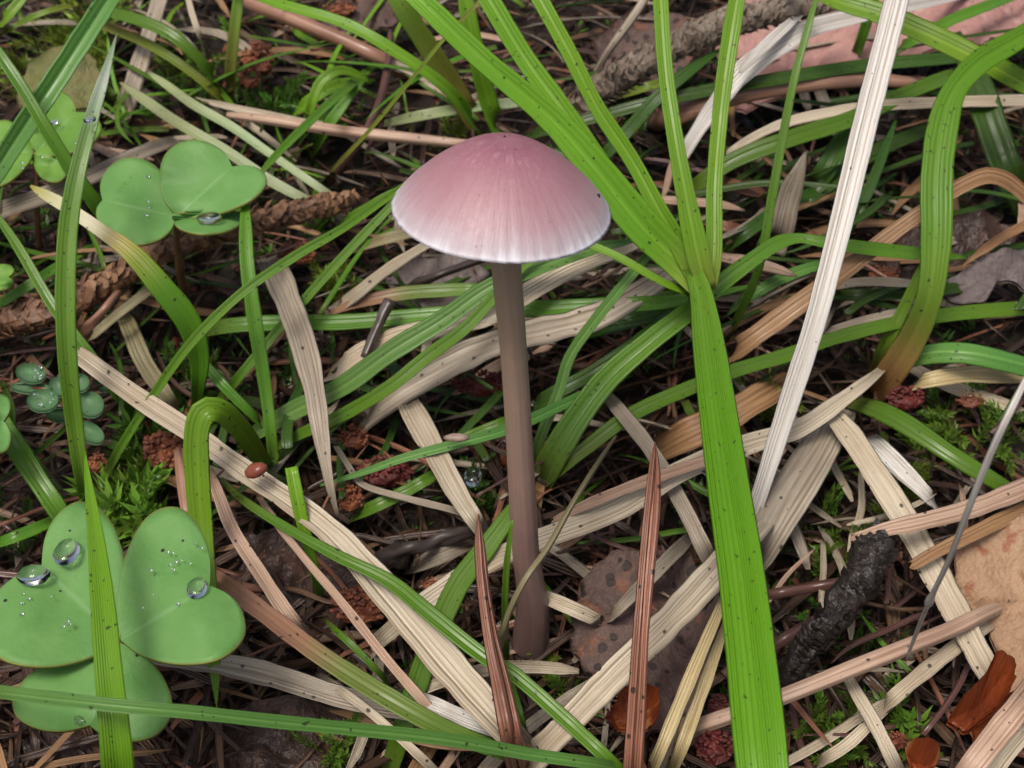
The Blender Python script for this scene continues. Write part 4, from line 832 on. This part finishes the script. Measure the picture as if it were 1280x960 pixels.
def leaflet(root, base, notch, le, re, h0, hb, fold, mat, droop=0.0, hn=None, label=None):
    """heart-shaped leaflet; base, notch and both lobe extremes as picture points, h0 at the outside, hb at the base"""
    mb = MB(); n = 40; nu = 9
    T = cr(TEMPL, n)
    B = Vector(base); A = (Vector(notch)-B)/.915
    rows = []
    hn = h0 if hn is None else hn
    for i in range(n):
        x, y = T[i]
        ym = .915*(i/(n-1))**1.0
        row = []
        for k in range(-nu, nu+1):
            f = abs(k)/nu
            E = (Vector(le if k < 0 else re) - B - A*.70)/.555
            X = x*f; Y = ym + (y-ym)*f
            q = B + A*Y + E*X
            r = math.sqrt(X*X+Y*Y)
            h = hb + (h0-hb)*min(1.1, r) + fold*X + droop*(max(0, r-.5))**2 + .012*mnoise.noise(Vector((X*2.4*(1 if k > 0 else -1), Y*2.4, base[0]*.1+notch[0]*.03)))
            p = at(q.x, q.y, h)
            row.append(mb.vert(p, (k/nu, Y), (p.x, p.y)))
        rows.append(row)
    m = len(mb.v)
    for i in range(m):
        v = mb.v[i]; mb.vert(v - UP*.0045, mb.uv[i], mb.uw[i])
    W = 2*nu+1
    for i in range(n-1):
        for k in range(W-1):
            a = (rows[i][k], rows[i][k+1], rows[i+1][k+1], rows[i+1][k])
            mb.face(*a); mb.face(*[q+m for q in a[::-1]])
        for e in (0, W-1):
            a = (rows[i][e], rows[i+1][e], rows[i+1][e]+m, rows[i][e]+m)
            mb.face(*(a if e == 0 else a[::-1]))
    o = mb.build('leaflet', mat, root)
    if label: o['label'] = label
    return o
def petiole(root, pts): rod(pts, cols=8).build('petiole', PETIOLE, root)
c1 = thing('clover_leaf', at(190, 905, -.02), 'large three-lobed clover leaf with water drops under an upright grass blade', 'clover')
leaflet(c1, (149, 800), (52, 707), (-8, 815), (128, 640), .31, .285, .015, SORREL, -.03)
leaflet(c1, (151, 800), (262, 732), (193, 640), (283, 818), .31, .285, .015, SORREL, -.03)
leaflet(c1, (149, 803), (112, 906), (212, 895), (18, 868), .27, .285, -.02, SORREL, -.05)
petiole(c1, [(150, 800, .283, 7), (160, 840, .2, 8), (190, 905, -.02, 9)])
c2 = thing('clover_leaf', at(232, 390, -.02), 'three-lobed clover leaf with one folded leaflet above the brown scaly twig', 'clover')
leaflet(c2, (219, 271), (128, 250), (158, 304), (175, 198), .27, .255, .01, SORREL, -.03)
leaflet(c2, (222, 270), (290, 208), (213, 186), (322, 243), .285, .255, .02, SORREL, -.02)
leaflet(c2, (218, 273), (300, 268), (250, 262), (262, 292), .245, .255, .05, SORREL, -.02)
petiole(c2, [(219, 272, .253, 6), (222, 310, .17, 7), (232, 390, -.02, 8)])
c3 = thing('clover_leaf', at(50, 330, -.02), 'bright dew-covered clover leaf behind the highlight-tip grass blade', 'clover')
leaflet(c3, (45, 190), (95, 140), (48, 120), (118, 175), .16, .15, .02, SORREL2, -.02)
leaflet(c3, (43, 192), (85, 205), (96, 172), (60, 226), .15, .15, -.02, SORREL2, -.02)
leaflet(c3, (42, 190), (-8, 190), (-5, 232), (5, 150), .15, .15, .02, SORREL2, -.03)
petiole(c3, [(44, 190, .148, 6), (46, 250, .08, 7), (50, 330, -.02, 8)])
c4 = thing('clover_leaf', at(-40, 640, -.02), 'clover leaf just poking in at the left edge above the large one', 'clover')
leaflet(c4, (-50, 530), (4, 526), (-5, 492), (-4, 566), .22, .22, .01, SORREL, -.02)
leaflet(c4, (-52, 530), (-95, 500), (-60, 480), (-110, 540), .22, .22, .01, SORREL, -.02)
leaflet(c4, (-52, 532), (-80, 575), (-110, 550), (-45, 590), .22, .22, .01, SORREL, -.02)
petiole(c4, [(-51, 531, .219, 6), (-48, 580, .1, 7), (-40, 640, -.02, 8)])
c5 = thing('clover_leaf', at(-20, 420, -.02), 'clover tip at the left edge above the round-leaved plant', 'clover')
leaflet(c5, (-40, 350), (10, 346), (0, 330), (0, 362), .16, .16, .01, SORREL2, -.02)
petiole(c5, [(-40, 350, .159, 6), (-30, 380, .08, 7), (-20, 420, -.02, 8)])
# little round-leaved plant
rp = thing('round_leaved_plant', at(85, 545, -.02), 'small round-leaved plant with dewy leaves beside the long grooved straw', 'plant')
def round_leaf(cx, cy, rx, ry, h, ang, mat=SORREL):
    mb = MB(); n = 22
    def P(f, i, dz):
        a = 2*math.pi*i/n
        x = math.cos(a)*rx*f; y = math.sin(a)*ry*f
        return at(cx + x*math.cos(ang) - y*math.sin(ang), cy + x*math.sin(ang) + y*math.cos(ang), h + .012*f*f) + UP*dz
    rws = []
    for dz in (0, -.004):
        c = mb.vert(P(0, 0, dz), (0, 0), (P(0, 0, 0).x, P(0, 0, 0).y)); rr = []
        for f in (.35, .7, 1):
            rr.append([mb.vert(P(f, i, dz), (f*.9*(1 if i < n/2 else -1), f), (P(f, i, 0).x, P(f, i, 0).y)) for i in range(n)])
        rws.append(rr)
        for i in range(n):
            k = (i+1) % n
            fs = [(c, rr[0][i], rr[0][k])] + [(rr[q][i], rr[q+1][i], rr[q+1][k], rr[q][k]) for q in (0, 1)]
            for f in fs: mb.face(*(f[::-1] if dz == 0 else f))
    for i in range(n):
        k = (i+1) % n; mb.face(rws[0][2][i], rws[1][2][i], rws[1][2][k], rws[0][2][k])
    mb.build('round_leaf', mat, rp)
DEWY = sorrel_mat('dewy_leaf', (.10, .22, .09), (.14, .25, .14))
for a in ((38, 466, 19, 12, .11, .15), (53, 500, 20, 14, .13, -.1), (38, 484, 26, 7, .10, .05), (75, 483, 15, 12, .10, .3), (100, 478, 11, 12, .10, 1.2), (112, 505, 18, 16, .09, .2), (75, 518, 18, 9, .08, 0), (112, 540, 20, 12, .07, .5), (130, 480, 10, 9, .06, 0)):
    round_leaf(*a, mat=DEWY)
rod([(85, 545, -.02, 6), (82, 515, .06, 6), (70, 490, .10, 5), (40, 484, .105, 3)]).build('stem', PETIOLE, rp)
rod([(85, 545, -.02, 5), (98, 515, .05, 5), (104, 492, .09, 4), (128, 482, .06, 3)]).build('stem', PETIOLE, rp)

# ------------------------------------------------------------------ water drops
t_ = NT('water'); WATER = t_.out((1, 1, 1), .02, .5, trans=1.0, ior=1.33)
def drop(label, px, py, h, rx, ry, ang=0, hz=.5, nrm=None, group=None):
    mb = MB(); p = at(px, py, h); r = ppx(p); nr, ns = 8, 20; nrm = (nrm or UP).normalized()
    v = (CAM-p).normalized(); u1 = (RIGHT - nrm*RIGHT.dot(nrm)).normalized(); u2 = nrm.cross(u1)
    topi = mb.vert(p + nrm*(hz*rx*r)); rows = []
    for i in range(1, nr+1):
        a = math.pi*.56*i/nr
        rows.append([mb.vert(p + (u1*math.cos(2*math.pi*j/ns + ang)*rx + u2*math.sin(2*math.pi*j/ns + ang)*ry*1.15)*(math.sin(a)*r*(1 + .08*mnoise.noise(Vector((j*.6, px, 1))))) + nrm*(math.cos(a)*hz*rx*r)) for j in range(ns)])
    boti = mb.vert(p - nrm*(.2*hz*rx*r))
    for j in range(ns):
        k = (j+1) % ns
        mb.face(topi, rows[0][j], rows[0][k]); mb.face(boti, rows[-1][k], rows[-1][j])
        for i in range(nr-1): mb.face(rows[i][j], rows[i+1][j], rows[i+1][k], rows[i][k])
    tag(mb.build('water_drop', WATER, None, p), label, 'water drop', group)
drop('oval water drop on the upper left leaflet of the large clover', 83, 690, .315, 16, 18, 0, .55)
drop('water drop caught in the notch of the large clover leaflet', 42, 719, .315, 21, 13, 0, .5)
drop('bright water drop in the right notch of the large clover leaf', 246, 735, .31, 13, 14, .3, .55)
drop('water drop on the lower leaflet edge of the large clover', 103, 898, .265, 11, 9, 0, .5)
drop('water drop hanging in the folded clover leaflet above the twig', 262, 273, .27, 16, 9, 0, .5)
drop('round water drop on the dewy clover behind the highlight-tip blade', 43, 158, .165, 7, 7, 0, .8)
drop('small water drop on dewy clover beside the highlight-tip blade', 68, 152, .165, 5, 5, 0, .8)
drop('clear water drop in the moss left of the mushroom stem', 591, 596, .06, 11, 14, 0, .8)
drop('glinting water drop on the highlight-tip grass blade', 112, 149, .475, 8, 7, 0, .5)

dr = random.Random(4)
for k, (cx, cy, sx, sy, h, n, lab) in enumerate(((60, 760, 40, 32, .312, 9, 'tiny dew bead on the left leaflet of the large clover'), (215, 720, 45, 45, .312, 14, 'tiny dew bead on the right leaflet of the large clover'), (165, 245, 22, 26, .268, 8, 'tiny dew bead on the rounded leaflet above the twig'), (50, 180, 45, 30, .165, 12, 'tiny dew bead on the dewy clover'), (53, 498, 14, 9, .145, 6, 'tiny dew bead on the round-leaved plant'), (38, 466, 13, 8, .125, 6, 'tiny dew bead on the upper leaf of the round-leaved plant'))):
    for i in range(n):
        r = dr.uniform(1.2, 2.6)
        drop(lab, cx + dr.uniform(-1, 1)*sx, cy + dr.uniform(-1, 1)*sy, h, r, r, 0, .8, None, 'dew: ' + lab)
# ------------------------------------------------------------------ reddish bark crumbs
CRUMB = lumpy('bark_crumb', (.17, .05, .024), (.06, .018, .012), 90, .45, .9, c3=(.24, .08, .035))
CRUMBR = lumpy('bark_crumb_red', (.13, .020, .015), (.05, .010, .009), 90, .4, .9, c3=(.085, .02, .014))
def crumb(label, px, py, rx, ry, h, mat=CRUMB, seed=1, group=None, n=None):
    rnd = random.Random(seed*17+3); mb = MB(); p = at(px, py, h); s = ppx(p)
    n = n or int(40 + rx*ry/7)
    blob(mb, p - UP*.4*ry*s, ry*.8*s, rx/ry, 1, .8, .5, 2.2, seed, sub=2)
    for i in range(n):
        a, q = rnd.uniform(0, 6.283), math.sqrt(rnd.random())
        r = rnd.uniform(.09, .21)*min(rx, ry)*s
        c = p + RIGHT*(math.cos(a)*q*rx*s) + UPV*(math.sin(a)*q*ry*s*.9) + (CAM-p).normalized()*(rnd.uniform(-.1, .5)*(1-q*q)*ry*s)
        blob(mb, c, r, rnd.uniform(.8, 1.3), rnd.uniform(.7, 1.2), rnd.uniform(.6, 1), .5, 2.5, seed+i*.37, Matrix.Rotation(rnd.uniform(0, 3), 3, 'Z'), 1)
    return tag(mb.build('bark_crumb', mat, smooth=False), label, 'bark crumb', group)
for i, (lab, px, py, rx, ry, h, m) in enumerate((
    ('rusty bark crumb heap beside the upright blade behind clover', 322, 72, 20, 22, .06, CRUMB),
    ('small rusty crumb just below the heap behind clover', 312, 97, 14, 13, .06, CRUMB),
    ('red bark crumb in the gap above the crooked wiry straw', 482, 588, 34, 20, .05, CRUMBR),
    ('rusty crumb left of the pale yellowish straw', 442, 545, 18, 16, .05, CRUMB),
    ('red-brown crumb at the end of the crooked wiry straw', 438, 622, 16, 18, .05, CRUMB),
    ('rusty crumb mass in the hollow under the half brown blade', 450, 756, 36, 24, .05, CRUMB),
    ('rusty crumb pile behind the folded grass blade', 203, 562, 25, 26, .07, CRUMB),
    ('dark rusty crumb beside the thin stalk in mossy hollow', 122, 578, 13, 14, .05, CRUMB),
    ('dark red crumb lump against the broad hanging leaf', 893, 932, 24, 24, .06, CRUMBR),
    ('small red crumb below the pinkish round stalk', 897, 880, 13, 14, .05, CRUMBR),
    ('dark red crumb at the base of the bent shoot', 1132, 496, 23, 17, .06, CRUMBR),
    ('orange crumb in moss right of the bent shoot', 1215, 500, 20, 10, .05, CRUMB),
    ('rusty crumbs in the dark behind the weathered grey straw', 600, 478, 36, 17, .03, CRUMBR),
    ('brown crumb in the shade behind the white straw', 1105, 342, 22, 12, .03, CRUMB),
    ('bright orange crumb behind the thin pinkish straw', 540, 730, 16, 10, .03, CRUMB),
    ('brown crumb mass beneath the three-lobed clover', 370, 315, 26, 15, .05, CRUMB),
    ('red crumb by the dark stem under the cap', 440, 375, 18, 10, .04, CRUMBR),
    ('rusty crumb among the litter at the top beyond the brown stalk', 425, 8, 20, 12, .05, CRUMB),
    ('rusty crumb under the short stub of straw', 1118, 925, 20, 12, .03, CRUMB),
    ('red-brown crumbs between tall needle and mottled leaf', 770, 895, 14, 16, .04, CRUMBR),
    ('rusty crumb flake below the pale yellowish straw', 790, 345, 14, 10, .05, CRUMBR))):
    crumb(lab, px, py, rx, ry, h, m, i+1)

# ------------------------------------------------------------------ moss
def moss_mat(name, c, c2):
    t = NT(name); r = t.rnd(); sep = t.nd('ShaderNodeSeparateXYZ'); t.ln(t.uv('UVMap'), sep.inputs[0])
    col = t.mix(sep.outputs[1], c, c2)
    hs = t.nd('ShaderNodeHueSaturation'); t.ln(col, hs.inputs['Color']); t.ln(t.maprange(r, 0, 1, .485, .515), hs.inputs['Hue']); t.ln(t.maprange(r, 0, 1, .6, 1.25), hs.inputs['Value'])
    return t.out(hs.outputs[0], .35, .5, transl=.35)
MOSS = moss_mat('moss_green', (.09, .17, .025), (.20, .36, .04)); MOSSD = moss_mat('moss_deep', (.05, .11, .018), (.12, .25, .03)); MOSSY = moss_mat('moss_yellow', (.16, .21, .03), (.34, .45, .06))
def sprig_mesh(name, seed, mat, L=1.0, leaf=.22, nleaf=46, bend=.5, wide=.32):
    """one shoot of moss: curved stem with pointed leaves set spirally; unit length along +z"""
    rnd = random.Random(seed); mb = MB()
    def stem(u): return Vector((bend*u*u*.6 + .03*math.sin(u*7), .05*math.sin(u*5+seed), u*(1-.25*bend*u)))
    rows = []
    for i in range(9):
        u = i/8; c = stem(u)
        rows.append([mb.vert(c + Vector((math.cos(a), math.sin(a), 0))*(.022*(1-.6*u)), (0, .3), (0, 0)) for a in (0, 2.09, 4.19)])
    for i in range(8):
        for j in range(3): k = (j+1) % 3; mb.face(rows[i][j], rows[i][k], rows[i+1][k], rows[i+1][j])
    for k in range(nleaf):
        u = .08 + .92*k/(nleaf-1); c = stem(u); a = k*2.399 + rnd.uniform(-.3, .3)
        t = (stem(min(1, u+.05))-stem(max(0, u-.05))).normalized()
        d = Vector((math.cos(a), math.sin(a), 0)); d = (d - t*d.dot(t)).normalized()
        op = rnd.uniform(.55, 1.1)*(1-.55*u**4)
        l = leaf*(1-.45*abs(u-.55))*rnd.uniform(.75, 1.2)
        q = t.cross(d).normalized()*l*wide*.5
        mid = c + (d*op + t*.45)*l*.5; tip = c + (d*op*.9 + t*.75)*l
        i0 = [mb.vert(c, (0, .1)), mb.vert(mid+q, (0, .6)), mb.vert(mid-q, (0, .6)), mb.vert(tip, (0, 1)), mb.vert(mid - t*.06*l, (0, .4))]
        mb.uw += []
        mb.face(i0[0], i0[4], i0[1]); mb.face(i0[4], i0[3], i0[1]); mb.face(i0[0], i0[2], i0[4]); mb.face(i0[4], i0[2], i0[3])
    while len(mb.uw) < len(mb.v): mb.uw.append((0, 0))
    return mb.mesh(name, mat)
VAR = {}
for key, m, kw in (('feather', MOSS, {}), ('deep', MOSSD, dict(leaf=.2, nleaf=54)), ('yellow', MOSSY, dict(leaf=.26, nleaf=40)), ('star', MOSS, dict(leaf=.42, nleaf=34, bend=.25, wide=.26)), ('star_deep', MOSSD, dict(leaf=.4, nleaf=34, bend=.3, wide=.28))):
    VAR[key] = [sprig_mesh('moss_sprig', 11+i*7+len(VAR), m, **kw) for i in range(3)]
def sprig(key, p, length, tilt, az, label, group, k=0):
    o = bpy.data.objects.new('moss_sprig', VAR[key][k % 3]); scene.collection.objects.link(o)
    p = p + UP*.015; o.location = p; o.scale = (length,)*3
    o.rotation_euler = (Matrix.Rotation(az, 3, 'Z') @ Matrix.Rotation(tilt, 3, 'Y') @ Matrix.Rotation(k*1.3, 3, 'Z')).to_euler()
    return tag(o, label, 'moss', group)
rnd = random.Random(21)
# clumps that the photograph shows: (px, py, spread, count, length px, kind, h)
for lab, px, py, sx, sy, n, ln, key, h in (
    ('glossy moss shoot in the hollow between the folded blade and tall blade', 165, 625, 32, 30, 16, 62, 'star', .0),
    ('deep green moss shoot beside the round-leaved plant', 180, 560, 40, 30, 12, 50, 'star_deep', .0),
    ('bright wet moss shoot right of the bent shoot base', 1195, 520, 70, 40, 26, 48, 'feather', .0),
    ('wet pale moss shoot under the dark leaf of the bent shoot', 1135, 590, 30, 35, 12, 42, 'yellow', .0),
    ('moss shoot beside the charred black scaly twig', 1050, 660, 26, 45, 14, 52, 'feather', .0),
    ('feathery moss shoot below the pinkish round stalk', 1030, 900, 50, 40, 22, 48, 'feather', .0),
    ('star-leaved moss shoot by the orange bud scales', 1140, 893, 28, 22, 8, 42, 'star', .0),
    ('tiny bright moss shoot at the right of the mushroom foot', 712, 852, 24, 16, 12, 30, 'star', .0),
    ('tiny moss shoot sprouting at the mushroom foot', 690, 805, 22, 25, 12, 26, 'yellow', .0),
    ('wet moss shoot beside the level grey-white straw', 415, 905, 20, 34, 11, 46, 'feather', .0),
    ('pale moss shoot in the shade behind the folded blade', 240, 480, 40, 40, 16, 42, 'deep', .0),
    ('moss shoot in the gap left of the mushroom stem', 590, 600, 34, 26, 16, 38, 'deep', .0),
    ('bright moss shoot behind the highlight-tip blade', 80, 40, 60, 60, 26, 50, 'yellow', .02),
    ('moss shoot amid the arched blades at the back', 240, 60, 50, 55, 16, 42, 'feather', .0),
    ('moss shoot below the hooked bright blade', 370, 125, 60, 28, 20, 45, 'deep', .0),
    ('pale star moss shoot just behind the mushroom cap', 555, 150, 28, 12, 9, 36, 'yellow', .0),
    ('moss shoot near the slender stalk and white straw', 945, 480, 30, 24, 12, 44, 'yellow', .0),
    ('moss shoot beside the tan hooked straw', 1060, 60, 40, 30, 5, 36, 'feather', .0),
    ('moss shoot under the spotted straw corner', 1060, 780, 60, 50, 20, 34, 'deep', .0),
    ('moss shoot under the yellowed straw left of cap', 430, 345, 30, 20, 9, 40, 'yellow', .0),
    ('moss shoot in the dark right of the tall needle', 960, 640, 40, 60, 12, 34, 'deep', .0),
    ('moss shoot at the left edge under grass', 25, 640, 40, 40, 12, 42, 'deep', .0)):
    for i in range(n):
        a, q = rnd.uniform(0, 6.283), math.sqrt(rnd.random())
        p = at(px + math.cos(a)*q*sx, py + math.sin(a)*q*sy + ln*.35, h); p.z = fz(p.x, p.y) + rnd.uniform(.0, .035)
        sprig(key, p, ln*ppx(p)*rnd.uniform(1.0, 1.6), rnd.uniform(.1, 1.0), rnd.uniform(0, 6.283), lab, 'moss: ' + lab, i)

# ------------------------------------------------------------------ scattered litter
def litter_piece(kind, seed, n=12, flat=False):
    """unit-length pieces lying along x, gently bowed"""
    rnd = random.Random(seed); bow = rnd.uniform(-.10, .10); arch = rnd.uniform(.0, .06); kink = rnd.uniform(-.02, .02)
    C = []
    for i in range(n):
        u = i/(n-1); C.append(Vector((u-.5, bow*(4*u*(1-u)) + kink*math.sin(u*7+seed), arch*4*u*(1-u))))
    if kind == 'straw': W = [.075*(1-.5*abs(i/(n-1)-.4))*min(1, (1-i/(n-1))*5+.12, i/(n-1)*7+.45) for i in range(n)]; return strip3(C, W, Vector((0, .15, 1)), fold=rnd.uniform(.1, .5), cols=7)
    if kind == 'blade': W = [.055*(1-(i/(n-1))**3)+.002 for i in range(n)]; return strip3(C, W, Vector((0, .15, 1)), fold=.35, cols=7)
    W = [.04*(1-.9*(i/(n-1))**6) for i in range(n)]; return strip3(C, W, Vector((0, .1, 1)), fold=-.5, cols=5, thick=.4)
PIECES = {}
for key, kind, m in (('pale', 'straw', SP), ('grey', 'straw', SG), ('tan', 'straw', SB), ('pink', 'straw', SPK), ('needle', 'needle', NB), ('darkneedle', 'needle', NV), ('blade', 'blade', GM), ('darkblade', 'blade', GD), ('bright', 'blade', GB)):
    PIECES[key] = [litter_piece(kind, 5+3*i).mesh('litter_piece', m) for i in range(6)]
LIT = {
 'pale': ('dry_straw', 'pale straw lying loose in the litter', 'straw'),
 'grey': ('dry_straw', 'weathered grey straw lying loose in the litter', 'straw'),
 'tan': ('dry_straw', 'brown straw lying loose in the litter', 'straw'),
 'pink': ('dry_straw', 'pinkish straw lying loose in the litter', 'straw'),
 'needle': ('dry_needle', 'fallen reddish needle lying loose', 'needle'),
 'darkneedle': ('dry_needle', 'fallen dark purplish needle lying loose', 'needle'),
 'blade': ('grass_strand', 'short green grass blade lying low', 'grass'),
 'darkblade': ('grass_strand', 'short dark grass blade lying low', 'grass'),
 'bright': ('grass_strand', 'short bright grass blade standing up', 'grass')}
MARKS = [(150, 800, 'around the large clover'), (220, 260, 'around the folded clover leaflet'), (70, 480, 'by the round-leaved plant'), (60, 100, 'by the dewy clover'), (320, 90, 'by the rusty crumb heap'),
 (600, 130, 'behind the mushroom cap'), (450, 60, 'by the brown back stalk'), (640, 450, 'behind the mushroom stem'), (660, 810, 'at the mushroom foot'), (480, 590, 'by the red bark crumb'), (350, 520, 'by the folded grass blade'),
 (800, 800, 'by the mottled leaf'), (1060, 750, 'by the charred black twig'), (1230, 720, 'by the spotted tan leaf'), (1220, 890, 'by the orange bud scales'), (1000, 560, 'by the white straw foot'), (1110, 480, 'by the bent shoot base'),
 (1220, 340, 'by the grey crumpled leaf'), (1050, 60, 'by the large pinkish leaf'), (900, 230, 'behind the tall shoot'), (800, 80, 'by the grey scaly twig'), (450, 760, 'by the rusty crumb mass'), (400, 910, 'under the bluish crossing blade'), (450, 340, 'under the cap edge')]
rnd = random.Random(99)
def scatter(key, n, box, lpx, hmax, prefer=None, spread=.6, tilt=.16, hmin=-.055):
    nm, lab, cat = LIT[key]
    for i in range(n):
        px, py = rnd.uniform(box[0], box[2]), rnd.uniform(box[1], box[3])
        h = rnd.uniform(hmin, hmax)
        p = at(px, py, h); p.z = max(p.z, fz(p.x, p.y) + .004)
        L = rnd.uniform(*lpx)/F*1.9
        o = bpy.data.objects.new(nm, PIECES[key][rnd.randrange(6)]); scene.collection.objects.link(o)
        az = rnd.gauss(prefer, spread) if prefer is not None else rnd.uniform(0, 6.283)
        o.location = p; o.scale = (L, min(L, .26)*rnd.uniform(.7, 1.3), min(L, .3)*.8)
        o.rotation_euler = (rnd.uniform(-.5, .5), rnd.uniform(-tilt, tilt), az + (math.pi if rnd.random() < .5 else 0))
        wh = min(MARKS, key=lambda m: (m[0]-px)**2+(m[1]-py)**2)[2]
        tag(o, lab + ' ' + wh, cat, lab + ' ' + wh)
FULL = (-120, -60, 1400, 1040)
scatter('grey', 30, FULL, (140, 320), .04); scatter('pale', 8, (300, 300, 1350, 1000), (120, 280), .05)
scatter('tan', 34, FULL, (100, 260), .04); scatter('pink', 18, FULL, (100, 260), .045)
scatter('needle', 70, FULL, (90, 220), .045); scatter('tan', 14, (60, -40, 640, 330), (120, 260), .07, -.3, .4); scatter('darkneedle', 90, FULL, (90, 230), .04)
scatter('pale', 12, (520, 480, 1280, 960), (120, 280), .06, .6, .5); scatter('pink', 10, (560, 560, 1280, 960), (100, 240), .06, .5, .6)
scatter('grey', 20, (40, -40, 640, 330), (120, 260), .07, -.5, .6); scatter('pink', 16, (40, -40, 640, 330), (110, 260), .07, -.4, .5); scatter('pale', 10, (40, -40, 640, 330), (110, 260), .07, -.5, .5)
scatter('grey', 16, (800, 0, 1320, 400), (120, 280), .08, .3, .4); scatter('tan', 16, (800, 0, 1320, 400), (120, 280), .08, .3, .4)
scatter('blade', 60, (-60, -40, 640, 330), (120, 280), .10, None, 1, .4); scatter('darkblade', 60, (640, 0, 1320, 480), (140, 320), .10, .35, .5, .25); scatter('darkblade', 44, (0, 330, 640, 620), (120, 260), .05, None, 1, .25)
scatter('blade', 16, (640, 560, 1280, 960), (90, 200), .03); scatter('bright', 30, (200, -20, 520, 220), (90, 190), .10, None, 1, .8); scatter('bright', 14, (-60, 0, 200, 200), (90, 190), .08, None, 1, .7)
# rotting straw and needles under everything: too many and too thin to count
base_pieces = [litter_piece(k, 40+i*5, n=6) for i, k in enumerate(('straw', 'needle', 'straw', 'needle', 'straw'))]
mb = MB()
for i in range(5600):
    px, py = (rnd.uniform(-200, 1480), rnd.uniform(-140, 1100)) if i < 2400 else (rnd.uniform(-800, 2000), rnd.uniform(-220, 1500))
    p = at(px, py, rnd.uniform(-.065, -.005)); p.z = max(p.z, fz(p.x, p.y)+.002)
    L = rnd.uniform(.08, .26); src = base_pieces[rnd.randrange(5)]
    M = Matrix.Translation(p) @ Matrix.Rotation(rnd.uniform(0, 6.283), 4, 'Z') @ Matrix.Rotation(rnd.uniform(-.3, .3), 4, 'Y') @ Matrix.Rotation(rnd.uniform(-.6, .6), 4, 'X') @ Matrix.Diagonal((L, min(L, .2)*rnd.uniform(.5, 1.3), .15, 1))
    k0 = len(mb.mi); mb.join(src, M); m = rnd.choices((0, 1, 2, 3), (8, 2.5, .4, .6))[0]
    mb.mi[k0:] = [m]*(len(mb.mi)-k0)
o = mb.build('straw_litter', [WET1, WET2, SG, NB], origin=Vector((0, 0, 0)))
tag(o, 'rotting wet straw and needles under the fresh litter', 'litter', None, 'stuff')
# fine crumbs of soil, bark and leaf that nobody could count
mb = MB()
for i in range(13000):
    px, py = (rnd.uniform(-160, 1440), rnd.uniform(-120, 1080)) if i < 6500 else (rnd.uniform(-800, 2000), rnd.uniform(-220, 1500))
    p = at(px, py, 0); z = fz(p.x, p.y)
    r = rnd.uniform(2, 8)*ppx(p)*(1.6 if rnd.random() < .1 else 1)
    c = Vector((p.x, p.y, z + r*.15))
    b0 = len(mb.v); Rm = Matrix.Rotation(rnd.uniform(0, 6.28), 3, 'Z') @ Matrix.Rotation(rnd.uniform(-.7, .7), 3, 'X') @ Matrix.Rotation(rnd.uniform(-.7, .7), 3, 'Y')
    el = rnd.choice((1, 1.3, 3.0)); mi = rnd.choices((0, 1, 2, 3), (7, 3, .25, .7))[0]
    for q in ((-1, -.6, -.2), (1, -.5, -.25), (.9, .6, -.2), (-.9, .5, -.25), (-.7, -.4, .25), (.8, -.3, .2), (.6, .4, .3), (-.8, .35, .2)):
        v = Vector((q[0]*el, q[1], q[2]))*rnd.uniform(.75, 1.2)*r
        mb.vert(c + Rm @ v)
    for f in ((0, 3, 2, 1), (4, 5, 6, 7), (0, 1, 5, 4), (1, 2, 6, 5), (2, 3, 7, 6), (3, 0, 4, 7)): mb.face(*[b0+k for k in f], m=mi)
C1 = lumpy('soil_crumb', (.05, .03, .02), (.025, .016, .012), 60, .7, .5); C2 = lumpy('rot_crumb', (.11, .055, .033), (.05, .027, .02), 60, .6, .5); C3 = lumpy('pale_crumb', (.30, .22, .15), (.18, .12, .08), 60, .6, .4)
o = mb.build('leaf_litter', [C1, C2, C3, CRUMB], origin=Vector((0, 0, 0)), smooth=False)
tag(o, 'fine dark crumbs of soil, bark and rotten leaf', 'litter', None, 'stuff')
# thin moss carpet
mb = MB()
for i in range(5600):
    px, py = (rnd.uniform(-160, 1440), rnd.uniform(-120, 1080)) if i < 2600 else (rnd.uniform(-800, 2000), rnd.uniform(-220, 1500))
    p = at(px, py, 0)
    if mnoise.noise(Vector((p.x*4, p.y*4, 9))) < .02: continue
    z = fz(p.x, p.y); s = rnd.uniform(9, 22)*ppx(p)
    for k in range(6):
        a = rnd.uniform(0, 6.28); d = Vector((math.cos(a), math.sin(a), rnd.uniform(.3, 1.4))).normalized(); q = Vector((-math.sin(a), math.cos(a), 0))*s*.13
        c = Vector((p.x, p.y, z)) + Vector((rnd.uniform(-1, 1), rnd.uniform(-1, 1), 0))*s*.3
        i0 = [mb.vert(c, (0, .1)), mb.vert(c+d*s*.5+q, (0, .5)), mb.vert(c+d*s*.5-q, (0, .5)), mb.vert(c+d*s, (0, 1))]
        mb.face(i0[0], i0[2], i0[1]); mb.face(i0[1], i0[2], i0[3])
o = mb.build('moss_carpet', MOSSD, origin=Vector((0, 0, 0)))
tag(o, 'thin dark green moss growing over the soil', 'moss', None, 'stuff')
